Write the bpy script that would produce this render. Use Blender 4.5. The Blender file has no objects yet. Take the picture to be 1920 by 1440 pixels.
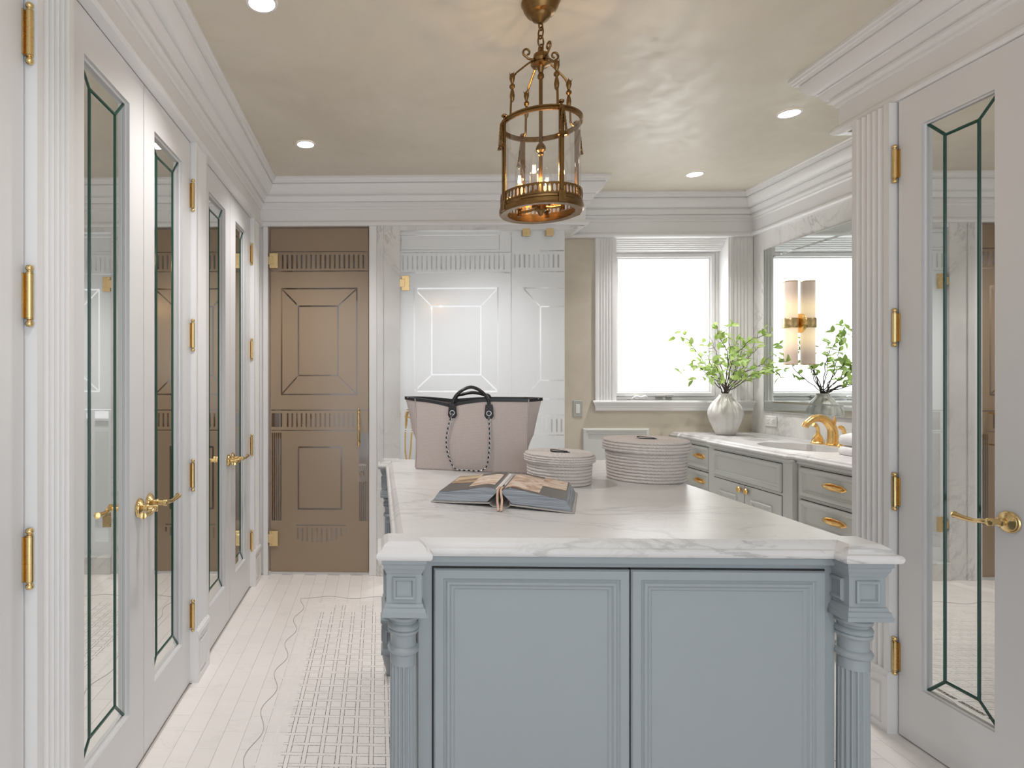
import bpy, bmesh, math, random
from math import sin, cos, pi, radians, sqrt, atan2
from mathutils import Vector, Matrix
from mathutils.geometry import delaunay_2d_cdt

random.seed(7)
S = bpy.context.scene
COL = S.collection

# ------------------------------------------------------------------ camera
cd = bpy.data.cameras.new('camera'); cam = bpy.data.objects.new('camera', cd); COL.objects.link(cam)
cam.location = (0, 0, 1.26); cam.rotation_euler = (pi / 2, 0, 0.0233)
cd.sensor_width = 36; cd.lens = 20.778; cd.shift_x = 0.1433; cd.shift_y = -0.0038
cd.clip_start = 0.02
S.camera = cam

# ------------------------------------------------------------------ world, exposure
W = bpy.data.worlds.new('world'); S.world = W; W.use_nodes = True
bg = W.node_tree.nodes['Background']; bg.inputs[0].default_value = (0.88, 0.94, 1.0, 1); bg.inputs[1].default_value = 1.25
S.view_settings.view_transform = 'Standard'; S.view_settings.look = 'None'
S.view_settings.gamma = 1; S.view_settings.use_curve_mapping = False
S.view_settings.exposure = 0.72
S.cycles.max_bounces = 10; S.cycles.diffuse_bounces = 5; S.cycles.glossy_bounces = 6
S.cycles.transmission_bounces = 6; S.cycles.transparent_max_bounces = 16
S.cycles.caustics_reflective = False; S.cycles.caustics_refractive = False
S.cycles.sample_clamp_indirect = 4.0
S.cycles.use_denoising = True

# ------------------------------------------------------------------ room numbers (metres)
XL, XR = -0.786, 1.845          # faces of the closet doors, left and right
YB, YW = 3.822, 4.17            # back wall with the glass doors, window wall
XV = 2.59                       # marble wall behind the vanity
H = 2.5365                      # ceiling
YBACK = -1.9                    # open end of the room behind the camera

# ceiling lamps, then added fill spots: (x, y)
DOWNLIGHTS = [(-0.396, 1.99), (-0.397, 3.187), (1.961, 2.872), (1.955, 3.705)]
FILL_SPOTS_BEHIND = [(-0.396, 0.75), (0.50, 0.1), (0.55, -0.9)]  # unseen spots added behind the camera to light the near room
DOWN_W = 38.0
def spot(name, x, y, z, w, col, size=2.0, blend=0.9, rad=0.04):
    l = bpy.data.lights.new(name, 'SPOT'); l.energy = w; l.color = col; l.spot_size = size; l.spot_blend = blend
    l.shadow_soft_size = rad
    o = bpy.data.objects.new(name, l); COL.objects.link(o); o.location = (x, y, z); return o
for x, y in DOWNLIGHTS: spot('downlight_or_fill_spot', x, y, H - 0.012, DOWN_W, (1.0, 0.97, 0.955))
for x, y in FILL_SPOTS_BEHIND: spot('downlight_or_fill_spot', x, y, H - 0.012, DOWN_W * 0.4, (1.0, 0.975, 0.96))
spot('shower_fill_spot', 0.65, 4.42, 2.38, 29.0, (0.97, 0.98, 1.0))  # unseen lamp added so the frosted shower glass looks bright
spot('toilet_room_fill_spot', -0.39, 4.55, 2.42, 16.0, (1.0, 0.85, 0.68))  # unseen lamp added to lift the brown glass from behind

# ------------------------------------------------------------------ materials
def newmat(name):
    m = bpy.data.materials.new(name); m.use_nodes = True
    nt = m.node_tree; b = nt.nodes.get('Principled BSDF'); return m, nt, b
def N(nt, t, **k):
    n = nt.nodes.new(t)
    for a, v in k.items(): setattr(n, a, v)
    return n
def mix(nt, fac, a, b):
    n = nt.nodes.new('ShaderNodeMix'); n.data_type = 'RGBA'
    for s, v in ((0, fac), (6, a), (7, b)):
        if hasattr(v, 'links') or hasattr(v, 'is_linked'): nt.links.new(v, n.inputs[s])
        elif isinstance(v, (int, float)): n.inputs[s].default_value = v
        else: n.inputs[s].default_value = (*v, 1)
    return n.outputs[2]
def rng(nt, v, a, b, c=0.0, d=1.0, smooth=False):
    n = nt.nodes.new('ShaderNodeMapRange'); nt.links.new(v, n.inputs[0])
    if smooth: n.interpolation_type = 'SMOOTHSTEP'
    for i, x in enumerate((a, b, c, d)): n.inputs[i + 1].default_value = x
    return n.outputs[0]
def coord(nt, scale=(1, 1, 1), rot=(0, 0, 0), kind='Object'):
    t = nt.nodes.new('ShaderNodeTexCoord'); m = nt.nodes.new('ShaderNodeMapping')
    m.inputs['Scale'].default_value = scale; m.inputs['Rotation'].default_value = rot
    nt.links.new(t.outputs[kind], m.inputs[0]); return m.outputs[0]
def noise(nt, vec, scale, detail=4, dist=0.0, rough=0.5):
    n = nt.nodes.new('ShaderNodeTexNoise'); n.inputs['Scale'].default_value = scale
    n.inputs['Detail'].default_value = detail; n.inputs['Distortion'].default_value = dist; n.inputs['Roughness'].default_value = rough
    nt.links.new(vec, n.inputs['Vector']); return n.outputs[0]
def math_(nt, op, a, b=0.0):
    n = nt.nodes.new('ShaderNodeMath'); n.operation = op
    for i, v in enumerate((a, b)):
        if isinstance(v, (int, float)): n.inputs[i].default_value = v
        else: nt.links.new(v, n.inputs[i])
    return n.outputs[0]
def bump(nt, b, hgt, strength=0.2, dist=0.01):
    n = nt.nodes.new('ShaderNodeBump'); n.inputs['Strength'].default_value = strength; n.inputs['Distance'].default_value = dist
    nt.links.new(hgt, n.inputs['Height']); nt.links.new(n.outputs[0], b.inputs['Normal'])
def setp(b, **k):
    for a, v in k.items():
        i = b.inputs[a.replace('_', ' ')]
        i.default_value = (*v, 1) if isinstance(v, tuple) and len(v) == 3 else v

def paint(name, c, rough=0.35, var=0.03):
    m, nt, b = newmat(name); v = coord(nt)
    n = noise(nt, v, 3.0, 3)
    c2 = tuple(x * (1 - var) for x in c)
    nt.links.new(mix(nt, n, c, c2), b.inputs['Base Color'])
    setp(b, Roughness=rough)
    return m
def metal(name, c, rough=0.15, var=0.12, scale=25, bmp=0.05):
    m, nt, b = newmat(name); v = coord(nt)
    n = noise(nt, v, scale, 4)
    nt.links.new(mix(nt, n, c, tuple(x * (1 - var) for x in c)), b.inputs['Base Color'])
    setp(b, Metallic=1.0); nt.links.new(rng(nt, n, 0.2, 0.8, rough * 0.8, rough * 1.3), b.inputs['Roughness'])
    if bmp: bump(nt, b, noise(nt, v, 120, 2), bmp, 0.001)
    return m
def marble(name, base=(0.80, 0.785, 0.77), vein=(0.46, 0.45, 0.45), rot=(0, 0, 0.6), stretch=(1, 2.6, 1), scale=1.6, rough=0.16, amt=0.75, rnd=False):
    m, nt, b = newmat(name); v = coord(nt, stretch, rot)
    if rnd:
        oi = N(nt, 'ShaderNodeObjectInfo'); va = N(nt, 'ShaderNodeVectorMath', operation='ADD')
        sc = N(nt, 'ShaderNodeVectorMath', operation='SCALE'); sc.inputs[0].default_value = (7, 3, 5)
        nt.links.new(oi.outputs['Random'], sc.inputs['Scale']); nt.links.new(v, va.inputs[0]); nt.links.new(sc.outputs[0], va.inputs[1]); v = va.outputs[0]
    n1 = noise(nt, v, scale, 9, 1.3, 0.62)
    r1 = math_(nt, 'ABSOLUTE', math_(nt, 'SUBTRACT', n1, 0.5))
    f1 = rng(nt, r1, 0.0, 0.03, 1.0, 0.0)
    n2 = noise(nt, v, scale * 2.7, 8, 0.9, 0.6)
    r2 = math_(nt, 'ABSOLUTE', math_(nt, 'SUBTRACT', n2, 0.47))
    f2 = rng(nt, r2, 0.0, 0.02, 0.5, 0.0)
    gate = rng(nt, noise(nt, v, scale * 0.8, 2), 0.42, 0.66, smooth=True)
    f = math_(nt, 'MULTIPLY', math_(nt, 'MAXIMUM', f1, f2), gate)
    cloud = rng(nt, noise(nt, v, scale * 1.4, 5, 0.6), 0.45, 0.75, 0.0, 0.35)
    f = math_(nt, 'MINIMUM', math_(nt, 'ADD', math_(nt, 'MULTIPLY', f, amt), math_(nt, 'MULTIPLY', cloud, amt)), 1.0)
    col = mix(nt, f, base, vein)
    if rnd: col = mix(nt, math_(nt, 'MULTIPLY', oi.outputs['Random'], 0.18), col, tuple(x * 0.82 for x in base))
    nt.links.new(col, b.inputs['Base Color']); setp(b, Roughness=rough, Specular_IOR_Level=0.35)
    return m
def plaster(name, c1, c2, rough=0.42, scale=1.6):
    m, nt, b = newmat(name); v = coord(nt)
    n = noise(nt, v, scale, 8, 1.2, 0.6); n2 = noise(nt, v, scale * 9, 5, 0.4)
    f = math_(nt, 'ADD', math_(nt, 'MULTIPLY', rng(nt, n, 0.3, 0.7), 0.75), math_(nt, 'MULTIPLY', n2, 0.25))
    nt.links.new(mix(nt, f, c1, c2), b.inputs['Base Color'])
    nt.links.new(rng(nt, n2, 0.3, 0.7, rough - 0.08, rough + 0.1), b.inputs['Roughness'])
    bump(nt, b, n2, 0.04, 0.003); return m
def emit(name, c, s):
    m, nt, b = newmat(name); setp(b, Base_Color=c, Emission_Color=c, Emission_Strength=s); return m
def plain(name, c, rough=0.5, metallic=0.0, **k):
    m, nt, b = newmat(name); v = coord(nt); n = noise(nt, v, 20, 3)
    nt.links.new(mix(nt, n, c, tuple(x * 0.9 for x in c)), b.inputs['Base Color'])
    setp(b, Roughness=rough, Metallic=metallic, **k); return m
def clear_glass(name, tint=(1, 1, 1), gloss=0.5, base=0.03):
    m, nt, b = newmat(name); nt.nodes.remove(b); out = nt.nodes['Material Output']
    t = N(nt, 'ShaderNodeBsdfTransparent'); t.inputs[0].default_value = (*tint, 1)
    g = N(nt, 'ShaderNodeBsdfGlossy'); g.inputs['Roughness'].default_value = 0.02
    fr = N(nt, 'ShaderNodeLayerWeight'); fr.inputs[0].default_value = 0.35
    f = rng(nt, fr.outputs['Facing'], 0.0, 1.0, base, gloss)
    ms = N(nt, 'ShaderNodeMixShader'); nt.links.new(f, ms.inputs[0]); nt.links.new(t.outputs[0], ms.inputs[1]); nt.links.new(g.outputs[0], ms.inputs[2])
    nt.links.new(ms.outputs[0], out.inputs[0]); return m
def frosted(name, diff, trans, ft=0.5, clear=0.0, gl=0.06):
    """etched glass: part scatters back, part glows through, a faint sheen"""
    m, nt, b = newmat(name); nt.nodes.remove(b); out = nt.nodes['Material Output']
    v = coord(nt); n = noise(nt, v, 60, 3)
    d = N(nt, 'ShaderNodeBsdfDiffuse'); nt.links.new(mix(nt, n, diff, tuple(x * 0.96 for x in diff)), d.inputs[0])
    t = N(nt, 'ShaderNodeBsdfTranslucent'); t.inputs[0].default_value = (*trans, 1)
    c = N(nt, 'ShaderNodeBsdfTransparent'); g = N(nt, 'ShaderNodeBsdfGlossy'); g.inputs['Roughness'].default_value = 0.18
    def mx(f, a, b_):
        x = N(nt, 'ShaderNodeMixShader'); x.inputs[0].default_value = f; nt.links.new(a.outputs[0], x.inputs[1]); nt.links.new(b_.outputs[0], x.inputs[2]); return x
    s = mx(ft, d, t); s = mx(clear, s, c); s = mx(gl, s, g); nt.links.new(s.outputs[0], out.inputs[0]); return m

M = {}
M['white'] = paint('white_satin_paint', (0.79, 0.785, 0.79), 0.32)
M['white_trim'] = paint('white_trim_paint', (0.83, 0.825, 0.825), 0.35)
M['grey'] = paint('blue_grey_cabinet_paint', (0.30, 0.335, 0.352), 0.33)
M['grey_light'] = paint('pale_grey_cabinet_paint', (0.65, 0.665, 0.64), 0.35)
M['brass'] = metal('polished_brass', (0.83, 0.61, 0.29), 0.13)
M['brass_satin'] = metal('satin_brass', (0.74, 0.56, 0.30), 0.28)
M['gold'] = metal('satin_gold', (0.90, 0.59, 0.23), 0.26)
M['antique'] = metal('antique_brass', (0.29, 0.165, 0.062), 0.26, 0.45, 14)
M['dark'] = plain('dark_gap', (0.02, 0.018, 0.018), 0.7)
M['black_leather'] = plain('black_leather', (0.012, 0.011, 0.012), 0.28)
M['tab_leather'] = plain('dark_tab_leather', (0.035, 0.025, 0.022), 0.6)
M['silver'] = metal('silver_chain', (0.75, 0.75, 0.76), 0.2)
M['mirror'] = None
m, nt, b = newmat('silvered_mirror'); setp(b, Base_Color=(0.86, 0.875, 0.855), Metallic=1.0, Roughness=0.015); M['mirror'] = m
m, nt, b = newmat('vanity_mirror_glass'); setp(b, Base_Color=(0.80, 0.845, 0.84), Metallic=1.0, Roughness=0.01); M['mirror2'] = m
M['edge'] = plain('green_glass_edge', (0.012, 0.075, 0.055), 0.12)
M['marble'] = marble('white_marble_slab', base=(0.655, 0.645, 0.64), rot=(0, 0, 0.35), stretch=(1.1, 2.6, 2.6), scale=1.7, rough=0.30, amt=0.72, vein=(0.38, 0.375, 0.37))
M['marble_wall'] = marble('white_marble_wall', base=(0.77, 0.76, 0.745), rot=(0.5, 0.35, 0.3), stretch=(1.6, 1.6, 1.0), scale=1.9, amt=0.7)
M['marble_tile'] = marble('marble_floor_tile', base=(0.88, 0.84, 0.815), vein=(0.66, 0.63, 0.61), scale=3.0, rough=0.24, amt=0.35, rnd=True)
M['marble_shower'] = marble('shower_marble', base=(0.84, 0.84, 0.83), scale=1.8, amt=0.4, rough=0.3)
M['ceiling'] = plaster('tan_ceiling_plaster', (0.75, 0.695, 0.585), (0.64, 0.585, 0.485), 0.42)
M['wall'] = plaster('tan_wall_plaster', (0.66, 0.60, 0.50), (0.54, 0.48, 0.39), 0.5, 2.2)
M['toilet_wall'] = plaster('toilet_room_plaster', (0.44, 0.35, 0.265), (0.36, 0.28, 0.21), 0.6)
m, nt, b = newmat('floor_grout'); v = coord(nt); n = noise(nt, v, 160, 3, 0.4)
nt.links.new(mix(nt, rng(nt, n, 0.46, 0.54), (0.06, 0.05, 0.045), (0.42, 0.38, 0.36)), b.inputs['Base Color']); setp(b, Roughness=0.8); M['grout'] = m
M['grout_light'] = plain('pale_grout', (0.60, 0.56, 0.53), 0.8)
M['inlay'] = plain('grey_inlay', (0.42, 0.39, 0.37), 0.5)
M['clear'] = clear_glass('clear_glass')
M['clear_tan'] = clear_glass('clear_etching', (0.86, 0.83, 0.80), 0.45, 0.10)
M['frost_tan'] = frosted('frosted_tan_glass', (0.46, 0.35, 0.24), (0.62, 0.47, 0.32), 0.40, 0.06)
M['frost_white'] = frosted('frosted_white_glass', (0.74, 0.75, 0.75), (0.95, 0.95, 0.95), 0.62, 0.02)
M['pane'] = emit('daylit_frosted_pane', (0.98, 0.99, 1.0), 1.8)
M['shower_pane'] = emit('daylit_shower_pane', (0.98, 0.99, 1.0), 0.46); M['shower_pane'].node_tree.nodes['Principled BSDF'].inputs['Base Color'].default_value = (0.12, 0.12, 0.12, 1)
M['lamp_lens'] = emit('lamp_lens', (1.0, 0.93, 0.84), 3.5)
M['porcelain'] = plain('porcelain', (0.82, 0.81, 0.79), 0.18)
M['plastic'] = plain('white_plastic', (0.82, 0.81, 0.80), 0.35)
M['plate_grey'] = plain('grey_switch_plate', (0.46, 0.46, 0.43), 0.4)
M['paper'] = plain('white_paper', (0.83, 0.81, 0.78), 0.8)

# ------------------------------------------------------------------ mesh builder
class MB:
    def __init__(s, tf=None): s.v = []; s.f = []; s.tf = tf
    def add(s, vs, fs):
        o = len(s.v)
        s.v += [tuple(s.tf(*p)) if s.tf else tuple(p) for p in vs]
        s.f += [tuple(i + o for i in f) for f in fs]
    def box(s, x0, x1, y0, y1, z0, z1):
        s.add([(x0, y0, z0), (x1, y0, z0), (x1, y1, z0), (x0, y1, z0), (x0, y0, z1), (x1, y0, z1), (x1, y1, z1), (x0, y1, z1)],
              [(0, 3, 2, 1), (4, 5, 6, 7), (0, 1, 5, 4), (1, 2, 6, 5), (2, 3, 7, 6), (3, 0, 4, 7)]); return s
    def loft(s, rings, closed=True, cap0=True, cap1=True):
        n = len(rings[0]); vs = [p for r in rings for p in r]; fs = []
        for k in range(len(rings) - 1):
            for i in range(n if closed else n - 1):
                j = (i + 1) % n; a = k * n
                fs.append((a + i, a + j, a + n + j, a + n + i))
        if cap0: fs.append(tuple(range(n))[::-1])
        if cap1: fs.append(tuple((len(rings) - 1) * n + i for i in range(n)))
        s.add(vs, fs); return s
    def lathe(s, prof, n=20, c=(0, 0, 0), axis='z', rmod=None, caps=True, a0=0.0):
        rings = []
        for r, h in prof:
            ring = []
            for i in range(n):
                a = a0 + 2 * pi * i / n; q = r * (rmod(a, h) if rmod else 1)
                x, y = q * cos(a), q * sin(a)
                ring.append({'z': (c[0] + x, c[1] + y, c[2] + h), 'x': (c[0] + h, c[1] + x, c[2] + y), 'y': (c[0] + x, c[1] + h, c[2] + y)}[axis])
            rings.append(ring)
        return s.loft(rings, True, caps, caps)
    def tube(s, pts, r, n=8, closed=False, caps=True, flat=1.0):
        P = [Vector(p) for p in pts]; m = len(P); rings = []; up = None
        for i in range(m):
            a = P[(i - 1) % m] if (closed or i) else P[i]; b_ = P[(i + 1) % m] if (closed or i < m - 1) else P[i]
            t = (b_ - a); t = t.normalized() if t.length > 1e-9 else Vector((0, 0, 1))
            if up is None: up = Vector((0, 0, 1)) if abs(t.z) < 0.9 else Vector((0, 1, 0))
            x = t.cross(up)
            if x.length < 1e-6: x = t.cross(Vector((1, 0.3, 0)))
            x.normalize(); y = x.cross(t).normalized(); up = y
            q = r[i] if isinstance(r, (list, tuple)) else r
            rings.append([P[i] + x * q * cos(2 * pi * k / n) + y * q * flat * sin(2 * pi * k / n) for k in range(n)])
        if closed: rings.append(rings[0])
        return s.loft(rings, True, caps and not closed, caps and not closed)
    def rings(s, u0, u1, v0, v1, prof, back=None):
        """nested rectangles in the (u, v) plane: prof = [(inset, n)...]; last one capped"""
        R = [[(u0 + i, v0 + i, n), (u1 - i, v0 + i, n), (u1 - i, v1 - i, n), (u0 + i, v1 - i, n)] for i, n in prof]
        return s.loft(R, True, back is not None or False, True)
    def frame(s, u0, u1, v0, v1, prof):
        """picture-frame moulding: same as rings but open in the middle"""
        R = [[(u0 + i, v0 + i, n), (u1 - i, v0 + i, n), (u1 - i, v1 - i, n), (u0 + i, v1 - i, n)] for i, n in prof]
        return s.loft(R, True, False, False)
    def prism(s, poly, h0, h1):
        return s.loft([[(x, y, h0) for x, y in poly], [(x, y, h1) for x, y in poly]])
    def sphere(s, c, r, n=12, m=8, sz=1.0):
        return s.lathe([(max(1e-5, r * sin(pi * k / m)), -r * sz * cos(pi * k / m)) for k in range(m + 1)], n, c)
    def mesh(s, name, smooth=35, recalc=True):
        me = bpy.data.meshes.new(name); me.from_pydata(s.v, [], s.f)
        if recalc:
            bm = bmesh.new(); bm.from_mesh(me); bmesh.ops.recalc_face_normals(bm, faces=bm.faces); bm.to_mesh(me); bm.free()
        if smooth:
            me.shade_smooth(); me.set_sharp_from_angle(angle=radians(smooth))
        return me

def tag(o, label=None, cat=None, group=None, kind=None):
    if label: o['label'] = label
    if cat: o['category'] = cat
    if group: o['group'] = group
    if kind: o['kind'] = kind
    return o
def thing(name, label, cat, loc=(0, 0, 0), group=None, kind=None):
    o = bpy.data.objects.new(name, None); COL.objects.link(o); o.location = loc; o.empty_display_size = 0.05
    return tag(o, label, cat, group, kind)
def adopt(o, parent):
    if parent is not None:
        o.parent = parent
        loc = Vector(parent.location) if parent.parent is None else Vector((0, 0, 0))
        o.matrix_parent_inverse = Matrix.Translation(-loc)
def put(mb, name, mat, parent=None, smooth=35, bevel=0, label=None, cat=None, group=None, kind=None, recalc=True):
    me = mb if isinstance(mb, bpy.types.Mesh) else mb.mesh(name, smooth, recalc)
    if not me.materials: me.materials.append(M[mat] if isinstance(mat, str) else mat)
    o = bpy.data.objects.new(name, me); COL.objects.link(o); adopt(o, parent)
    if bevel:
        b_ = o.modifiers.new('bevel', 'BEVEL'); b_.width = bevel; b_.segments = 2; b_.limit_method = 'ANGLE'; b_.angle_limit = radians(40)
    return tag(o, label, cat, group, kind)
def place(me, name, parent, mtx):
    o = bpy.data.objects.new(name, me); COL.objects.link(o); adopt(o, parent); o.matrix_basis = mtx; return o
def catmull(P, k=6):
    P = [Vector(p) for p in P]; out = []
    Q = [2 * P[0] - P[1]] + P + [2 * P[-1] - P[-2]]
    for i in range(1, len(Q) - 2):
        a, b_, c, d = Q[i - 1:i + 3]
        for j in range(k):
            t = j / k
            out.append(0.5 * ((2 * b_) + (c - a) * t + (2 * a - 5 * b_ + 4 * c - d) * t * t + (3 * b_ - a - 3 * c + d) * t ** 3))
    out.append(P[-1]); return out

# local frames: (u along the wall, v up, n out of the wall)
def tf_left(y0): return lambda u, v, n: (XL + n, y0 + u, v)
def tf_right(y0): return lambda u, v, n: (XR - n, y0 + u, v)
def tf_back(x0, y=YB): return lambda u, v, n: (x0 + u, y - n, v)
def tf_vanity(x, y0): return lambda u, v, n: (x - n, y0 + u, v)
def tf_east(x, y0): return lambda u, v, n: (x + n, y0 + u, v)

# ================================================================== ROOM SHELL
def struct(mb, name, mat, parent=None, **k):
    return put(mb, name, mat, parent, kind='structure' if parent is None else None, **k)
struct(MB().box(-0.95, 2.75, YBACK, 4.35, H, H + 0.08), 'ceiling', 'ceiling', smooth=0, label='tan plastered ceiling over the whole room', cat='ceiling')
o = struct(MB().box(-0.95, XL - 0.032, YBACK, YB + 0.1, 0, H), 'wall_left', 'white', smooth=0, label='white wall behind the left row of mirrored closet doors', cat='wall')
struct(MB().box(XR + 0.032, 2.72, YBACK, 2.345, 0, H), 'wall_right', 'wall', smooth=0, label='wall block behind the right mirrored closet door', cat='wall')
struct(MB().box(XV, 2.72, 2.345, YW + 0.02, 0, H), 'wall_vanity', 'marble_wall', smooth=0, label='white veined marble wall behind the vanity', cat='wall')
# window wall with its opening
WX0, WX1, WZ0, WZ1 = 1.638, 2.435, 1.118, 2.284
mb = MB().box(1.25, WX0, YW, YW + 0.16, 0, H).box(WX1, XV, YW, YW + 0.16, 0, H).box(WX0, WX1, YW, YW + 0.16, 0, WZ0).box(WX0, WX1, YW, YW + 0.16, WZ1, H)
struct(mb, 'wall_window', 'wall', smooth=0, label='tan plastered wall around the frosted window', cat='wall')
# back wall: header over both glass doors, casing piers
mb = MB().box(-0.95, -0.719, YB, YB + 0.12, 0, H).box(-0.719, 1.316, YB, YB + 0.12, 2.265, H).box(-0.064, -0.016, YB, YB + 0.12, 0, 2.265)
struct(mb, 'wall_back', 'white', smooth=0, label='white wall over the two etched glass doors', cat='wall')
struct(MB().box(1.27, 1.316, YB + 0.12, YW, 2.25, H), 'wall_return', 'white', smooth=0, label='short white return beside the shower top', cat='wall')
# toilet room and shower behind the glass
mb = MB().box(-0.85, -0.78, YB + 0.12, 5.3, 0, 2.55).box(-0.085, -0.02, YB + 0.12, 5.3, 0, 2.55).box(-0.85, -0.02, 5.3, 5.36, 0, 2.55).box(-0.85, -0.02, YB + 0.12, 5.36, 2.55, 2.6)
struct(mb, 'wall_toilet', 'toilet_wall', smooth=0, label='tan walls of the toilet room behind the brown glass door', cat='wall')
SW = (0.30, 1.00, 0.95, 2.15)
mb = MB().box(-0.016, 0.10, YB + 0.12, 4.95, 0, 2.5).box(1.20, 1.25, YW + 0.01, 4.95, 0, 2.5).box(-0.016, 1.25, YB + 0.13, 4.95, 2.44, 2.5)
mb.box(0.10, 1.20, 4.9, 4.95, 0, SW[2]).box(0.10, 1.20, 4.9, 4.95, SW[3], 2.44).box(0.10, SW[0], 4.9, 4.95, SW[2], SW[3]).box(SW[1], 1.20, 4.9, 4.95, SW[2], SW[3])
mb.box(0.10, 1.20, YB + 0.12, 4.9, -0.05, 0.02)
struct(mb, 'wall_shower', 'marble_shower', smooth=0, label='white marble lining of the shower', cat='wall')
w2 = thing('window_2', 'frosted window in the back of the shower', 'window', (0.65, 4.9, 0.95), kind='structure')
put(MB().box(SW[0], SW[1], 4.935, 4.945, SW[2], SW[3]), 'pane', 'shower_pane', w2, smooth=0)
put(MB(lambda u, v, n: (u, 4.9 - n, v)).frame(SW[0] - 0.03, SW[1] + 0.03, SW[2] - 0.03, SW[3] + 0.03, [(0, 0), (0, 0.015), (0.02, 0.015), (0.03, 0.0), (0.05, -0.035)]), 'window_frame', 'white_trim', w2, smooth=0)

# ------------------------------------------------------------------ floor
fl = thing('floor', 'pale marble floor with a woven mosaic field and wavy inlaid border', 'floor', (0, 0, 0), kind='structure')
put(MB().box(-0.95, 2.72, YBACK, 5.4, -0.06, -0.003), 'grout_bed', 'grout_light', fl, smooth=0)
PITCH, GX, GY, BARW = 0.0561, -0.3632, 2.4355, 0.0130
NJ, I0, I1 = 33, -16, 35
PX0, PX1 = GX - 0.035, GX + (NJ - 1) * PITCH + 0.035
PY0, PY1 = GY - I1 * PITCH - 0.035, GY - I0 * PITCH + 0.035
WXL, WXR, WYN, WYF = -0.433, 1.493, PY0 - 0.055, 3.42
def wave(t): return 0.0175 * sin(2 * pi * (t - 2.04) / 0.285)
ol = []   # wavy outline, counter-clockwise
nst = 150
for k in range(nst): y = WYN + (WYF - WYN) * k / nst; ol.append((WXL + wave(y), y))
for k in range(nst): x = WXL + (WXR - WXL) * k / nst; ol.append((x, WYF + wave(x + 0.12)))
for k in range(nst): y = WYF + (WYN - WYF) * k / nst; ol.append((WXR - wave(y), y))
for k in range(nst): x = WXR + (WXL - WXR) * k / nst; ol.append((x, WYN - wave(x + 0.12)))
# plain border band between the wavy line and the mosaic
def cdt_prism(outer, holes, z0, z1, mbx):
    vs = [Vector(p) for p in outer]; fs = [list(range(len(outer)))]
    for h in holes:
        fs.append(list(range(len(vs), len(vs) + len(h)))); vs += [Vector(p) for p in h]
    V, E_, F, ov, oe, of = delaunay_2d_cdt(vs, [], fs, 1, 1e-6)
    keep = [f for f, o_ in zip(F, of) if o_ and all(x == 0 for x in o_)]
    mbx.add([(p.x, p.y, z1) for p in V], keep)
    for loop in [outer] + holes:
        mbx.loft([[(x, y, z0) for x, y in loop], [(x, y, z1) for x, y in loop]], True, False, False)
    return mbx
mb = cdt_prism(ol, [[(PX0, PY0), (PX1, PY0), (PX1, PY1), (PX0, PY1)]], -0.003, 0.0009, MB())
put(mb, 'border_band', 'marble_tile', fl, smooth=0)
mb = MB(); n = len(ol)
nrm = []
for k in range(n):
    a, b_ = Vector(ol[k - 1]), Vector(ol[(k + 1) % n]); t = (b_ - a).normalized(); nrm.append(Vector((t.y, -t.x)))
mb.loft([[(ol[k][0] + nrm[k].x * s * 0.0013, ol[k][1] + nrm[k].y * s * 0.0013, z) for k in range(n)] for s, z in ((-1, 0), (-1, 0.0015), (1, 0.0015), (1, 0))], True, False, False)
put(mb, 'wavy_inlay_line', 'inlay', fl, smooth=0)
put(MB().box(PX0, PX1, PY0, PY1, -0.02, -0.0005), 'mosaic_bed', 'grout', fl, smooth=0)
def tile_mesh(w, l, z0, z1, name, mat, c=0.0008):
    mbx = MB().loft([[(x, y, z0) for x, y in ((-w, -l), (w, -l), (w, l), (-w, l))], [(x, y, z1 - c) for x, y in ((-w, -l), (w, -l), (w, l), (-w, l))],
                     [(x, y, z1) for x, y in ((-w + c, -l + c), (w - c, -l + c), (w - c, l - c), (-w + c, l - c))]], True, False, True)
    me = mbx.mesh(name, 0); me.materials.append(M[mat]); return me
g = 0.0018
sq = (PITCH - BARW) / 2 - g
me_sq = tile_mesh(sq, sq, -0.003, 0.0, 'mosaic_square', 'marble_tile')
bl = PITCH - BARW / 2 - g * 0.7
me_bv = tile_mesh(BARW / 2, bl, -0.003, 0.0003, 'mosaic_bar', 'marble_tile')
me_bh = tile_mesh(bl, BARW / 2, -0.003, 0.0003, 'mosaic_bar', 'marble_tile')
rest = MB()
def drop(me, name, x, y, single, r=0.0):
    dz = random.uniform(-0.0002, 0.0002)
    if single: place(me, name, fl, Matrix.Translation((x, y, dz)))
    else: rest.add([(v.co.x + x, v.co.y + y, v.co.z + dz) for v in me.vertices], [tuple(p.vertices) for p in me.polygons])
def under_island(x, y): return 0.10 < x < 0.97 and 1.33 < y < 2.50
for i in range(I0, I1 + 1):
    for j in range(NJ):
        x, y = GX + j * PITCH, GY - i * PITCH
        near = j <= 8 and i <= 10
        if not under_island(x, y): drop(me_bh if (i + j) % 2 else me_bv, 'mosaic_bar', x, y, near)
        if j < NJ - 1 and i < I1 and not under_island(x, y): drop(me_sq, 'mosaic_square', x + PITCH / 2, y - PITCH / 2, near)
put(rest, 'mosaic_field', 'marble_tile', fl, smooth=0, kind='stuff')
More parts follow.
